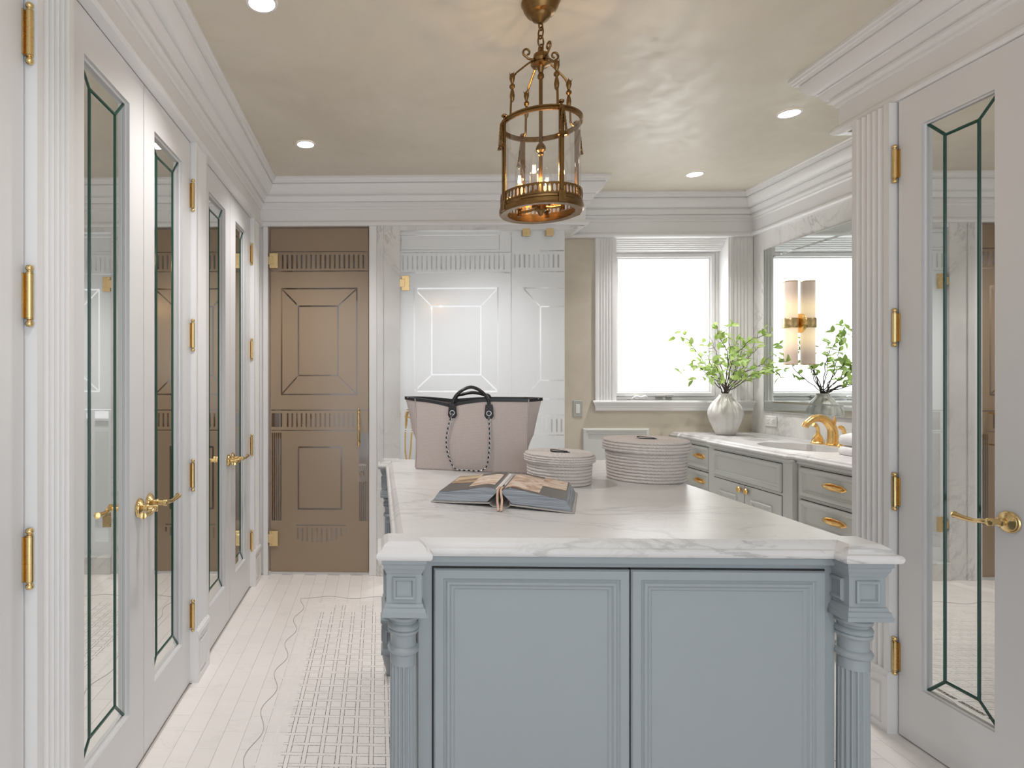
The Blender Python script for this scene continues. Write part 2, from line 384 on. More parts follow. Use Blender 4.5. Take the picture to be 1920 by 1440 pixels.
# field tiles, running bond
TW, TL = 0.0745, 0.2
me_t = tile_mesh(TW / 2 - 0.0004, TL / 2 - 0.0004, -0.003, 0.0, 'floor_tile', 'marble_tile', 0.0004)
rest = MB(); cnt = 0
x = XL + 0.008 + TW / 2; col = 0
while x < 2.6:
    y = YB - 0.015 - TL / 2 + (TL / 2 if col % 2 else 0)
    while y > YBACK:
        hid = (WXL + 0.07 < x < WXR - 0.07 and WYN + 0.12 < y < WYF - 0.13)
        inroom = not (x > XR + 0.03 and y < 2.3)
        if not hid and inroom:
            vis = (x < -0.36 and y > 1.5) or (y > 3.25 and x < 1.2) or (x > 1.2 and 1.5 < y < 2.6 and x < 1.9)
            drop(me_t, 'floor_tile', x, min(y, YB - TL / 2 - 0.001) if False else y, vis and cnt < 298)
            cnt += vis
        y -= TL
    x += TW; col += 1
put(rest, 'tile_field', 'marble_tile', fl, smooth=0, kind='stuff')

# ------------------------------------------------------------------ crown moulding
CP = [(0.0, 2.250), (0.014, 2.252), (0.022, 2.262), (0.020, 2.272), (0.012, 2.280), (0.0, 2.287), (0.0, 2.357), (0.006, 2.358), (0.011, 2.366), (0.010, 2.374), (0.020, 2.378),
      (0.026, 2.384), (0.026, 2.394), (0.021, 2.3955), (0.021, 2.3985), (0.034, 2.400), (0.036, 2.408), (0.044, 2.420), (0.046, 2.430), (0.053, 2.432), (0.048, 2.4335), (0.048, 2.437), (0.060, 2.439), (0.072, 2.446), (0.082, 2.460),
      (0.090, 2.476), (0.095, 2.488), (0.096, 2.493), (0.090, 2.4945), (0.090, 2.4985), (0.106, 2.500), (0.108, 2.508), (0.113, 2.510), (0.116, 2.520), (0.120, 2.524), (0.120, H)]
corners = [((-0.766, YBACK), (-0.646, YBACK)), ((-0.766, 3.800), (-0.646, 3.682)), ((1.316, 3.800), (1.436, 3.682)), ((1.316, 4.145), (1.436, 4.025)),
           ((2.578, 4.145), (2.459, 4.025)), ((2.578, 2.425), (2.459, 2.562)), ((1.852, 2.425), (1.745, 2.565)), ((1.852, YBACK), (1.745, YBACK))]
clab = ['stepped white crown moulding above the left closet doors', 'stepped white crown moulding above the brown glass door and shower', 'short return of crown moulding beside the shower',
        'stepped white crown moulding above the frosted window', 'stepped white crown moulding above the vanity mirror', 'end return of crown moulding by the right closet', 'stepped white crown moulding above the right closet door']
for k in range(len(corners) - 1):
    R = []
    for (F, T) in (corners[k], corners[k + 1]):
        # back edge closes against the wall
        d = Vector(T) - Vector(F)
        R.append([(F[0] + d.x * o_ / 0.12, F[1] + d.y * o_ / 0.12, z) for o_, z in CP] + [(F[0] - d.x * 0.16, F[1] - d.y * 0.16, H), (F[0] - d.x * 0.16, F[1] - d.y * 0.16, 2.250)])
    mb = MB().loft(R, True, True, True)
    struct(mb, 'trim_%d' % (k + 1), 'white_trim', smooth=25, label=clab[k], cat='crown moulding')

# ------------------------------------------------------------------ fluted pilasters
def flute_profile(w, d=0.026, n=5, m=0.022):
    """cross-section (u, n): reeded front with plain margins"""
    P = [(0, -0.03), (0, d)]; a, b_ = m, w - m; st = (b_ - a) / n
    P.append((a, d))
    for k in range(n):
        u0 = a + k * st
        for t in range(1, 6):
            th = pi * t / 6
            P.append((u0 + st * (0.5 - 0.40 * cos(th)), d - 0.010 * sin(th)))
        P.append((u0 + st, d))
    P += [(w, d), (w, -0.03)]; return P
def pilaster(idx, tf, w, z0, z1, plinth, label, n=5, d=0.026, up=0.035):
    t = thing('trim_%d' % idx, label, 'pilaster', tf(w / 2, 0, 0), kind='structure')
    mb = MB(lambda u, v, n_: tf(u, v, n_)); P = flute_profile(w, d, n)
    mb.loft([[(u, z0 + plinth, n_) for u, n_ in P], [(u, z1, n_) for u, n_ in P]])
    put(mb, 'fluted_shaft', 'white_trim', t, smooth=30)
    if plinth:
        mb = MB(tf)
        mb.rings(-0.004, w + 0.004, 0, plinth, [(0, -0.03), (0, up), (0.025, up), (0.028, up - 0.006), (0.038, up - 0.006), (0.041, up), (0.046, up)])
        mb.loft([[(u, v, n_) for u, n_ in ((-0.004, -0.03), (w + 0.004, -0.03), (w + 0.004, up + 0.004 - q), (-0.004, up + 0.004 - q))] for v, q in ((plinth, 0), (plinth + 0.012, 0.004), (plinth + 0.02, 0.012))])
        put(mb, 'plinth_block', 'white_trim', t, smooth=20)
    return t
PIL = [(1.297, 'fluted white pilaster beside the nearest closet door'), (2.444, 'fluted white pilaster between the two pairs of mirrored doors'), (3.588, 'fluted white pilaster in the corner by the brown glass door')]
for k, (y, lab) in enumerate(PIL): pilaster(8 + k, tf_left(y), 0.158, 0.0, 2.25, 0.20, lab)
pilaster(11, tf_right(2.152), 0.165, 0.0, 2.25, 0.20, 'fluted white pilaster at the end of the right closet wall')
struct(MB().box(-0.82, XL + 0.012, 3.746, YB, 0, 2.26), 'trim_12', 'white_trim', smooth=0, label='narrow white filler strip in the corner by the brown glass door', cat='trim')

# ------------------------------------------------------------------ hardware
def hinge(parent, tf, u, v, side, L=0.138):
    """butt hinge with acorn finials; side = +1 when the leaf lies toward +u"""
    r = 0.0088
    mb = MB(tf)
    def cyl(v0, v1, rr, prof=None):
        P = prof or [(rr, v0), (rr, v1)]
        rings = [[(u + q * cos(2 * pi * i / 12), h, 0.011 + q * sin(2 * pi * i / 12)) for i in range(12)] for q, h in P]
        mb.loft(rings)
    h = L * 0.36
    for k in range(5):
        a = v - h + 2 * h * k / 5
        cyl(a + 0.0006, a + 2 * h / 5 - 0.0006, r)
        cyl(a - 0.0006, a + 0.0006, r * 0.93) if k else None
    for sgn in (1, -1):
        cyl(0, 0, 0, [(max(q, 1e-4), v + sgn * (h + hh)) for q, hh in ((0.0085, 0), (0.0085, 0.002), (0.0052, 0.004), (0.0055, 0.006), (0.0082, 0.008), (0.0092, 0.0115), (0.0085, 0.015), (0.006, 0.018), (0.001, 0.0195))])
    o_ = put(mb, 'hinge', 'brass', parent, smooth=40)
    mb = MB(tf).box(*sorted((u, u + side * 0.0125)), v - h, v + h, -0.001, 0.003)
    put(mb, 'hinge_leaf', 'brass_satin', o_, smooth=0)
HZ = (0.2792, 0.8636, 1.4468, 2.0288)
def lever(parent, tf, u, v, d, ln=0.105):
    """round rose, neck and curved lever pointing along d*u"""
    mb = MB(tf)
    def ring(q, n_): return [(u + q * cos(2 * pi * i / 24), v + q * sin(2 * pi * i / 24), n_) for i in range(24)]
    mb.loft([ring(q, n_) for q, n_ in ((0.031, 0.0), (0.032, 0.003), (0.030, 0.006), (0.027, 0.007), (0.026, 0.010), (0.020, 0.013), (0.013, 0.015), (0.0105, 0.017), (0.0105, 0.026), (0.013, 0.028), (0.013, 0.032), (0.009, 0.034), (0.009, 0.05), (0.0115, 0.052), (0.0115, 0.062), (0.008, 0.064))])
    o_ = put(mb, 'handle', 'brass', parent, smooth=35)
    mb = MB(tf)
    for i in range(40):
        a = 2 * pi * i / 40
        mb.add([(u + 0.0295 * cos(a) + x, v + 0.0295 * sin(a) + y, 0.0045 + z) for x, y, z in ((0.0018, 0, 0), (-0.0018, 0, 0), (0, 0.0018, 0), (0, -0.0018, 0), (0, 0, 0.003))], [(0, 2, 4), (2, 1, 4), (1, 3, 4), (3, 0, 4)])
    put(mb, 'beaded_ring', 'brass', o_, smooth=0)
    P = catmull([(u, v, 0.056), (u + d * 0.02, v - 0.002, 0.057), (u + d * ln * 0.5, v - 0.007, 0.056), (u + d * ln * 0.8, v - 0.006, 0.055), (u + d * ln, v - 0.004, 0.054), (u + d * (ln + 0.008), v - 0.003, 0.054)], 5)
    n = len(P); rr = []
    for k in range(n):
        t = k / (n - 1)
        rr.append(0.0072 if t < 0.3 else 0.0062 + 0.0055 * (t - 0.3) if t < 0.93 else 0.0112 if t < 0.97 else 0.006)
    mb = MB(tf).tube(P, rr, 10)
    put(mb, 'lever', 'brass', o_, smooth=40)

# ------------------------------------------------------------------ mirrored closet doors
def closet_door(idx, tf, w, m0, m1, hinge_side, label, handle_u=None, handle_d=0, hv=0.842, ln=0.13, hinges=True, border=0.062):
    t = thing('door_%d' % idx, label, 'door', tf(w / 2, 0, 0), kind='structure')
    v0, v1, q0, q1 = 0.006, 2.2485, 0.203, 2.132
    gp = 0.0015; dp = -0.018
    mb = MB(tf)
    # stiles and rails as one frame around the mirror opening
    O = [(gp, v0), (w - gp, v0), (w - gp, v1), (gp, v1)]; I = [(m0, q0), (m1, q0), (m1, q1), (m0, q1)]
    I2 = [(m0 + 0.004, q0 + 0.004), (m1 - 0.004, q0 + 0.004), (m1 - 0.004, q1 - 0.004), (m0 + 0.004, q1 - 0.004)]
    mb.loft([[(u, v, n) for u, v in ring] for ring, n in ((O, -0.03), (O, 0.0), (I, 0.0), (I, -0.010), (I2, -0.013), (I2, -0.03))], True, False, False)
    put(mb, 'door_frame', 'white', t, smooth=0)
    # five bevelled mirror pieces
    a0, a1, b0, b1 = m0 + 0.002, m1 - 0.002, q0 + 0.002, q1 - 0.002
    c0, c1, d0, d1 = a0 + border, a1 - border, b0 + border, b1 - border
    e = 0.0025
    def piece(poly, n0, n1, name='mirror_strip'):
        cx = sum(p[0] for p in poly) / 4; cy = sum(p[1] for p in poly) / 4
        def ins(k):
            out = []
            for i in range(4):
                p, q, r_ = Vector(poly[i - 1]), Vector(poly[i]), Vector(poly[(i + 1) % 4])
                e1 = (q - p).normalized(); e2 = (r_ - q).normalized()
                n1_ = Vector((-e1.y, e1.x)); n2_ = Vector((-e2.y, e2.x))
                bis = (n1_ + n2_); bis = bis / max(0.2, bis.dot(n1_)); c_ = q + bis * k
                out.append((c_.x, c_.y))
            return out
        P0, P1 = ins(0.0012), ins(0.006)
        mbx = MB(tf).loft([[(u, v, n0) for u, v in P0], [(u, v, n1 - 0.0012) for u, v in P0], [(u, v, n1) for u, v in P1]], True, False, True)
        o_ = put(mbx, name, 'mirror', t, smooth=0); return o_
    piece([(a0, b0), (a1, b0), (c1, d0), (c0, d0)], dp - 0.004, dp)
    piece([(c1, d0), (a1, b0), (a1, b1), (c1, d1)], dp - 0.004, dp)
    piece([(c0, d1), (c1, d1), (a1, b1), (a0, b1)], dp - 0.004, dp)
    piece([(a0, b0), (c0, d0), (c0, d1), (a0, b1)], dp - 0.004, dp)
    piece([(c0, d0), (c1, d0), (c1, d1), (c0, d1)], dp - 0.004, dp, 'mirror_centre')
    # thick green-edged glass beads along the joints
    def bead(p, q, hh=0.0035, ww=0.0055):
        p, q = Vector(p), Vector(q); tt = (q - p).normalized(); nn = Vector((-tt.y, tt.x))
        prof = [(-ww, dp - 0.001), (-ww * 0.5, dp + hh), (ww * 0.5, dp + hh), (ww, dp - 0.001)]
        mbx = MB(tf).loft([[(x.x + nn.x * o_, x.y + nn.y * o_, n) for o_, n in prof] for x in (p, q)], True, True, True)
        put(mbx, 'glass_edge', 'edge', t, smooth=0)
    bead((c0, d0), (c0, d1)); bead((c1, d0), (c1, d1)); bead((c0, d0), (c1, d0)); bead((c0, d1), (c1, d1))
    for p, q in (((a0, b0), (c0, d0)), ((a1, b0), (c1, d0)), ((a1, b1), (c1, d1)), ((a0, b1), (c0, d1))): bead(p, q, 0.003)
    put(MB(tf).box(m0 - 0.01, m1 + 0.01, q0 - 0.01, q1 + 0.01, -0.031, -0.0245), 'mirror_backing', 'dark', t, smooth=0)
    if hinges:
        for v in HZ: hinge(t, tf, -0.004 if hinge_side == 0 else w + 0.004, v, 1 if hinge_side == 0 else -1)
    if handle_u is not None: lever(t, tf, handle_u, hv, handle_d, ln)
    return t
tl = tf_left(0.806); closet_door(1, tl, 0.484, 0.10, 0.385, 1, 'plain white closet door edge beside the nearest pilaster', 0.05, 1)
closet_door(2, tf_left(1.457), 0.499, 0.101, 0.388, 0, 'nearest mirrored closet door on the left, hinged by the first pilaster', 0.459, -1, 0.842, 0.092)
closet_door(3, tf_left(1.957), 0.485, 0.094, 0.389, 1, 'second mirrored closet door on the left, lever pointing away from the camera', 0.045, 1)
closet_door(4, tf_left(2.606), 0.492, 0.107, 0.402, 0, 'third mirrored closet door on the left, beyond the middle pilaster', 0.452, -1, 0.842, 0.092)
closet_door(5, tf_left(3.099), 0.487, 0.120, 0.370, 1, 'farthest mirrored closet door on the left, beside the brown glass door', 0.045, 1)
closet_door(6, tf_right(1.66), 0.483, 0.155, 0.394, 1, 'mirrored closet door on the right wall with a long brass lever', 0.112, 1, 0.845, 0.105)
closet_door(7, tf_right(1.17), 0.488, 0.094, 0.333, 0, 'nearer mirrored closet door on the right wall, with its lever toward the far door', 0.40, -1, 0.845)
struct(MB().box(XL - 0.032, XL, YBACK, 0.812, 0, 2.25), 'trim_13', 'white', smooth=0, label='plain white panelling on the left wall near the camera', cat='panelling')
struct(MB().box(XR, XR + 0.032, YBACK, 1.168, 0, 2.25), 'trim_14', 'white', smooth=0, label='plain white panelling on the right wall near the camera', cat='panelling')

# ================================================================== GLASS DOORS
def rect(x0, x1, z0, z1): return [(x0, z0), (x1, z0), (x1, z1), (x0, z1)]
def strip(p, q, w):
    p, q = Vector(p), Vector(q); t = (q - p).normalized() * 1.0; n_ = Vector((-t.y, t.x)) * w / 2
    return [tuple(p - n_), tuple(q - n_), tuple(q + n_), tuple(p + n_)]
def rect_lines(x0, x1, z0, z1, w):
    return [rect(x0, x1, z1 - w, z1), rect(x0, x1, z0, z0 + w), rect(x0, x0 + w, z0 + w, z1 - w), rect(x1 - w, x1, z0 + w, z1 - w)]
def slots(x0, x1, z0, z1, st, w):
    out = []; x = x0
    while x + w <= x1 + 1e-6: out.append(rect(x, x + w, z0, z1)); x += st
    return out
def etched_pane(parent, y, x0, x1, z0, z1, motifs, frost, clear, th=0.008):
    """frosted sheet with every etched motif left clear; motifs = {name: [polygons]}"""
    polys = []; owner = []
    for nm, L in motifs.items():
        for p in L: polys.append(p); owner.append(nm)
    outer = rect(x0, x1, z0, z1); vs = [Vector(p) for p in outer]; fs = [[0, 1, 2, 3]]
    for p in polys:
        ar = sum(p[i - 1][0] * p[i][1] - p[i][0] * p[i - 1][1] for i in range(4))
        if ar < 0: p = p[::-1]
        fs.append(list(range(len(vs), len(vs) + 4))); vs += [Vector(q) for q in p]
    V, E_, F, ov, oe, of = delaunay_2d_cdt(vs, [], fs, 1, 1e-6)
    P3 = [(v.x, y, v.y) for v in V]
    fr = [f for f, o_ in zip(F, of) if o_ and max(o_) == 0]
    mb = MB(); mb.add(P3, fr); put(mb, 'frosted_sheet', frost, parent, smooth=0, recalc=False)
    for nm in motifs:
        ff = [f for f, o_ in zip(F, of) if o_ and max(o_) > 0 and owner[max(o_) - 1] == nm]
        if not ff: continue
        groups = [ff]
        if nm == 'square_mitres':
            gd = {}
            for f, o_ in zip(F, of):
                if o_ and max(o_) > 0 and owner[max(o_) - 1] == nm: gd.setdefault(max(o_), []).append(f)
            groups = list(gd.values())
        for ff in groups:
          mb = MB(); ids = sorted({i for f in ff for i in f}); mp = {i: k for k, i in enumerate(ids)}
          mb.add([(P3[i][0], y - 0.0005, P3[i][2]) for i in ids], [tuple(mp[i] for i in f) for f in ff])
          put(mb, 'mitre_line' if nm == 'square_mitres' else nm, clear, parent, smooth=0, recalc=False)
    e = MB()
    e.loft([[(x, y - 0.001, z) for x, z in outer], [(x, y + th, z) for x, z in outer]], True, False, False)
    put(e, 'glass_edge', 'clear', parent, smooth=0)
def spindle(parent, x, y, z0, z1, d=-1):
    """turned brass door pull with finials"""
    L = z1 - z0; c = (z0 + z1) / 2
    prof = [(0.0005, 0), (0.004, 0.003), (0.0055, 0.008), (0.003, 0.013), (0.008, 0.018), (0.010, 0.026), (0.008, 0.034), (0.0045, 0.038), (0.006, 0.05), (0.0075, 0.07), (0.005, 0.1), (0.008, L / 2 - 0.006), (0.0105, L / 2)]
    P = [(r, z0 + h) for r, h in prof] + [(r, z1 - h) for r, h in prof[::-1][1:]]
    mb = MB().lathe(P, 12, (x, y + d * 0.045, 0))
    for z in (z0 + 0.026, z1 - 0.026): mb.lathe([(0.010, 0), (0.010, 0.003), (0.006, 0.006), (0.005, 0.044)], 12, (x, y + d * 0.045, z), 'y')
    return put(mb, 'pull_handle', 'brass', parent)
def glass_hinge(parent, x0, x1, z0, z1, y, mat='brass_satin'):
    mb = MB(lambda u, v, n: (u, y - n, v)).rings(x0, x1, z0, z1, [(0, 0), (0, 0.010), (0.002, 0.012)])
    o_ = put(mb, 'glass_hinge', mat, parent, smooth=0)
    zm = (z0 + z1) / 2; q = (z1 - z0) * 0.27
    mb = MB(lambda u, v, n: (u, y - n, v)).rings(x0 - 0.012, x0 + (x1 - x0) * 0.42, zm - q, zm + q, [(0, 0), (0, 0.014), (0.002, 0.016)])
    put(mb, 'knuckle_plate', mat, o_, smooth=0)

# --- brown frosted door of the toilet room
dx0, dx1 = -0.717, -0.066
td = thing('door_8', 'brown frosted glass door etched with a framed square, in the back wall', 'door', (-0.39, YB, 0), kind='structure')
mo = {}
mo['fluted_band'] = [rect(-0.702, dx1, 2.092, 2.098), rect(-0.702, dx1, 1.965, 1.972)] + slots(-0.633, -0.068, 1.985, 2.075, 0.0309, 0.012)
mo['square_motif'] = rect_lines(-0.639, -0.139, 1.162, 1.860, 0.010) + rect_lines(-0.529, -0.262, 1.285, 1.746, 0.010)
mo['square_mitres'] = [strip((-0.628, 1.848), (-0.531, 1.748), 0.009), strip((-0.150, 1.848), (-0.260, 1.748), 0.009), strip((-0.628, 1.174), (-0.531, 1.283), 0.009), strip((-0.150, 1.174), (-0.260, 1.283), 0.009)]
mo['middle_band'] = [rect(-0.70, -0.070, 1.061, 1.068), rect(-0.70, -0.125, 0.930, 0.936), rect(-0.70, -0.63, 0.955, 1.045)] + slots(-0.600, -0.150, 0.955, 1.045, 0.0305, 0.011)
cols = []
for a in (-0.698, -0.130):
    k = 0
    for wv in (0.010, 0.012, 0.014, 0.013, 0.012): cols.append(rect(a + k, a + k + wv - 0.0022, 0.345, 0.918)); k += wv + 0.001
mo['column_flutes'] = cols
mo['panel_motif'] = rect_lines(-0.530, -0.239, 0.417, 0.829, 0.011)
mo['fan_motif'] = [rect(-0.540, -0.212, 0.312, 0.320)] + [rect(-0.535 + k * 0.0315, -0.524 + k * 0.0315, 0.300 - h_, 0.300) for k, h_ in enumerate((0.074, 0.086, 0.090, 0.092, 0.093, 0.092, 0.090, 0.084, 0.074, 0.056, 0.030))]
etched_pane(td, YB + 0.012, dx0 + 0.012, dx1 - 0.003, 0.014, 2.245, mo, 'frost_tan', 'clear_tan')
spindle(td, -0.131, YB + 0.006, 0.828, 1.078)
for z in (2.035, 0.232): glass_hinge(td, -0.712, -0.655, z - 0.049, z + 0.049, YB + 0.004)
# casing
cs = thing('trim_15', 'flat white casing around the brown glass door', 'casing', (-0.39, YB, 0), kind='structure')
mb = MB().box(-0.75, -0.719, YB - 0.02, YB, 0, 2.262); put(mb, 'jamb', 'white_trim', cs, smooth=0, bevel=0.003)
mb = MB().box(-0.064, -0.014, YB - 0.02, YB, 0, 2.262); put(mb, 'jamb', 'white_trim', cs, smooth=0, bevel=0.003)
mb = MB().box(-0.75, 1.316, YB - 0.012, YB, 2.250, 2.30); put(mb, 'head_casing', 'white_trim', cs, smooth=0)
struct(MB().box(-0.719, -0.064, YB, YB + 0.03, -0.003, 0.012), 'trim_16', 'marble', smooth=0, label='marble threshold under the brown glass door', cat='threshold')
# marble pier and shower lintel / curb
pr_ = thing('wall_pier', 'grey veined marble pier between the brown door and the shower', 'pier', (0.06, YB, 0), kind='structure')
put(MB().box(-0.016, 0.135, YB - 0.016, YB + 0.12, 0, 2.262), 'marble_slab', 'marble_wall', pr_, smooth=0, bevel=0.002)
put(MB().box(-0.014, 0.028, YB - 0.024, YB - 0.016, 0, 2.255), 'edge_strip', 'marble_wall', pr_, smooth=0, bevel=0.003)
struct(MB().box(0.135, 1.27, YB - 0.012, YB + 0.14, 2.225, 2.262), 'trim_17', 'marble_wall', smooth=0, bevel=0.002, label='marble lintel over the shower glass', cat='lintel')
struct(MB().box(0.135, 1.24, YB - 0.03, YB + 0.11, 0, 0.11), 'trim_18', 'marble_wall', smooth=0, bevel=0.003, label='marble curb under the shower glass', cat='curb')
struct(MB().box(1.20, 1.3155, YB + 0.002, YW - 0.001, 2.2495, 2.262), 'trim_19', 'white_trim', smooth=0, label='white soffit under the crown return beside the shower', cat='soffit')
# --- shower door and fixed panels
sd = thing('door_9', 'white frosted shower door etched with a framed square', 'door', (0.5, YB, 0.11), kind='structure')
mo = {}
mo['top_panel'] = rect_lines(0.14, 0.78, 2.10, 2.20, 0.006)
mo['fluted_band'] = [rect(0.14, 0.85, 2.082, 2.088), rect(0.14, 0.85, 1.952, 1.958)] + slots(0.15, 0.84, 1.975, 2.065, 0.031, 0.010)
mo['square_motif'] = rect_lines(0.222, 0.772, 1.182, 1.858, 0.010) + rect_lines(0.336, 0.662, 1.29, 1.742, 0.010)
mo['square_mitres'] = [strip((0.233, 1.847), (0.335, 1.744), 0.009), strip((0.761, 1.847), (0.664, 1.744), 0.009), strip((0.233, 1.193), (0.335, 1.288), 0.009), strip((0.761, 1.193), (0.664, 1.288), 0.009)]
mo['middle_band'] = [rect(0.14, 0.85, 1.064, 1.071), rect(0.14, 0.85, 0.930, 0.936)] + slots(0.30, 0.84, 0.95, 1.045, 0.031, 0.010)
mo['clear_column'] = [rect(0.165, 0.255, 0.20, 1.058 - 0.13 - 0.005), rect(0.165, 0.255, 0.945, 1.058)]
mo['panel_motif'] = rect_lines(0.36, 0.65, 0.42, 0.83, 0.010)
etched_pane(sd, YB + 0.012, 0.139, 0.851, 0.118, 2.219, mo, 'frost_white', 'clear')
glass_hinge(sd, 0.145, 0.196, 1.838, 1.934, YB + 0.004, 'brass_satin'); glass_hinge(sd, 0.145, 0.196, 0.30, 0.396, YB + 0.004, 'brass_satin')
sp = thing('shower_panel', 'fixed frosted glass panel at the end of the shower, under two brass clamps', 'glass panel', (1.02, YB, 0.11))
mo = {}
mo['fluted_band'] = [rect(1.04, 1.19, 2.090, 2.098), rect(1.04, 1.19, 1.955, 1.963)] + slots(0.87, 1.185, 1.985, 2.07, 0.031, 0.011)
mo['square_motif'] = [rect(0.93, 1.19, 1.850, 1.858), rect(1.035, 1.19, 1.730, 1.738), rect(1.035, 1.045, 1.262, 1.730), rect(1.035, 1.19, 1.254, 1.262), rect(0.93, 1.19, 1.135, 1.143)]
mo['square_mitres'] = [strip((0.935, 1.848), (1.034, 1.738), 0.008), strip((0.935, 1.145), (1.034, 1.256), 0.008)]
mo['middle_band'] = [rect(0.87, 1.19, 1.030, 1.037), rect(0.87, 1.19, 0.902, 0.909)] + slots(1.045, 1.185, 0.925, 1.015, 0.031, 0.011)
etched_pane(sp, YB + 0.012, 0.856, 1.195, 0.114, 2.219, mo, 'frost_white', 'clear')
for x in (0.944, 1.093):
    mb = MB(lambda u, v, n: (u, YB + 0.004 - n, v)).rings(x - 0.024, x + 0.024, 2.186, 2.232, [(0, -0.03), (0, 0.016), (0.002, 0.018)])
    put(mb, 'clamp', 'brass_satin', sp, smooth=0)
put(MB().box(1.187, 1.195, YB + 0.03, YW - 0.002, 0.112, 2.219), 'return_glass', 'clear', sp, smooth=0)
hs = thing('hand_shower', 'gold hand shower on its bracket behind the shower glass', 'hand shower', (0.21, 4.3, 1.03))
mb = MB().box(0.101, 0.112, 4.27, 4.33, 0.99, 1.05).lathe([(0.012, 0), (0.010, 0.03), (0.009, 0.075)], 12, (0.11, 4.3, 1.02), 'x')
put(mb, 'bracket', 'gold', hs)
mb = MB().tube([(0.195, 4.3, 0.93), (0.20, 4.3, 1.0), (0.215, 4.29, 1.06)], [0.009, 0.010, 0.012], 10).lathe([(0.012, 0), (0.032, 0.012), (0.034, 0.022), (0.01, 0.026)], 14, (0.212, 4.285, 1.058), 'x')
put(mb, 'handset', 'gold', hs)
mb = MB().tube(catmull([(0.195, 4.3, 0.93), (0.188, 4.3, 0.80), (0.20, 4.29, 0.68), (0.222, 4.29, 0.70), (0.235, 4.3, 0.85), (0.232, 4.3, 0.98), (0.12, 4.3, 1.0)], 6), 0.006, 8)
put(mb, 'hose', 'gold', hs)
tp = thing('toilet_paper_holder', 'toilet paper roll on a brass holder behind the brown glass door', 'toilet paper', (-0.11, 4.4, 0.57))
put(MB().lathe([(0.02, -0.05), (0.06, -0.05), (0.062, -0.047), (0.062, 0.047), (0.06, 0.05), (0.02, 0.05)], 28, (-0.125, 4.4, 0.57), 'y', caps=False), 'paper_roll', 'paper', tp)
put(MB().lathe([(0.0005, -0.085), (0.012, -0.08), (0.014, -0.07), (0.008, -0.06), (0.007, 0.06), (0.012, 0.065)], 14, (-0.125, 4.4, 0.57), 'y').lathe([(0.008, 0), (0.008, 0.034)], 10, (-0.118, 4.46, 0.57), 'x'), 'arm', 'gold', tp)

# ================================================================== WINDOW
w1 = thing('window_1', 'frosted window over the end of the vanity, in a fluted white casing', 'window', (2.03, YW, 1.118), kind='structure')
wt = lambda u, v, n: (u, YW - n, v)
def flat_pil(u0, u1, z0, z1, name, n=5):
    P = flute_profile(u1 - u0, 0.022, n, 0.018); mb = MB(wt)
    mb.loft([[(u0 + u, z0, n_) for u, n_ in P], [(u0 + u, z1, n_) for u, n_ in P]]); put(mb, name, 'white_trim', w1, smooth=30)
flat_pil(1.506, 1.640, 1.118, 2.268, 'side_casing'); flat_pil(2.433, 2.586, 1.118, 2.268, 'side_casing')
# stepped head moulding: coves stepping down and back into the reveal
prof = [(0.02, 2.284), (0.02, 2.268)]
for k in range(4):
    z = 2.268 - k * 0.0235; n_ = 0.02 - k * 0.024
    prof += [(n_, z - 0.004), (n_ - 0.008, z - 0.010), (n_ - 0.012, z - 0.018), (n_ - 0.022, z - 0.0205), (n_ - 0.024, z - 0.0235)]
prof += [(-0.10, 2.174), (-0.11, 2.174), (-0.11, 2.284)]
mb = MB(wt).loft([[(WX0 + 0.0 - 0.0, z, n_) for n_, z in prof], [(WX1, z, n_) for n_, z in prof]])
put(mb, 'head_casing', 'white_trim', w1, smooth=20)
mb = MB().box(WX1 - 0.014, WX1 - 0.0005, YW - 0.015, YW + 0.13, 1.118, 2.26).box(WX0 + 0.0005, WX0 + 0.014, YW - 0.015, YW + 0.13, 1.118, 2.26)
put(mb, 'jamb', 'white_trim', w1, smooth=0)
FX0, FX1, FZ0, FZ1 = WX0 + 0.014, WX1 - 0.014, 1.118, 2.190
ft = lambda u, v, n: (u, YW + 0.105 - n, v)
mb = MB(ft).frame(FX0, FX1, FZ0, FZ1, [(0, -0.02), (0, 0.0), (0.018, 0.0), (0.020, -0.008), (0.026, -0.008), (0.028, 0.003), (0.05, 0.003), (0.054, -0.006), (0.062, -0.008), (0.066, -0.02)])
put(mb, 'sash_frame', 'white_trim', w1, smooth=0)
put(MB(ft).box(FX0 + 0.03, FX1 - 0.03, FZ0 + 0.03, FZ1 - 0.02, -0.022, -0.016), 'pane', 'pane', w1, smooth=0)
mb = MB(wt); spf = [(-0.15, 1.118), (0.048, 1.118), (0.052, 1.113), (0.052, 1.104), (0.044, 1.100), (0.040, 1.092), (0.030, 1.080), (0.028, 1.072), (0.022, 1.066), (0.022, 1.050), (0.018, 1.047), (0.001, 1.047), (0.001, 1.10), (-0.15, 1.10)]
R = []
for u, s in ((1.506, -1), (2.588, 0)):
    R.append([(u + s * max(0, n_ - 0.022) * 0.9, z, n_) for n_, z in spf])
mb.loft(R); put(mb, 'window_sill', 'white_trim', w1, smooth=20)
mb = MB().box(1.77, 1.885, YW + 0.035, YW + 0.085, 1.118, 1.130).tube(catmull([(1.79, YW + 0.04, 1.132), (1.81, YW + 0.032, 1.145), (1.84, YW + 0.03, 1.139), (1.87, YW + 0.033, 1.147), (1.885, YW + 0.035, 1.14)], 4), 0.007, 8)
put(mb, 'crank_handle', 'plastic', w1)
put(MB().box(1.975, 2.03, YW + 0.09, YW + 0.103, 1.142, 1.150).box(2.045, 2.09, YW + 0.086, YW + 0.103, 1.140, 1.152), 'sash_latch', 'plate_grey', w1, smooth=0)

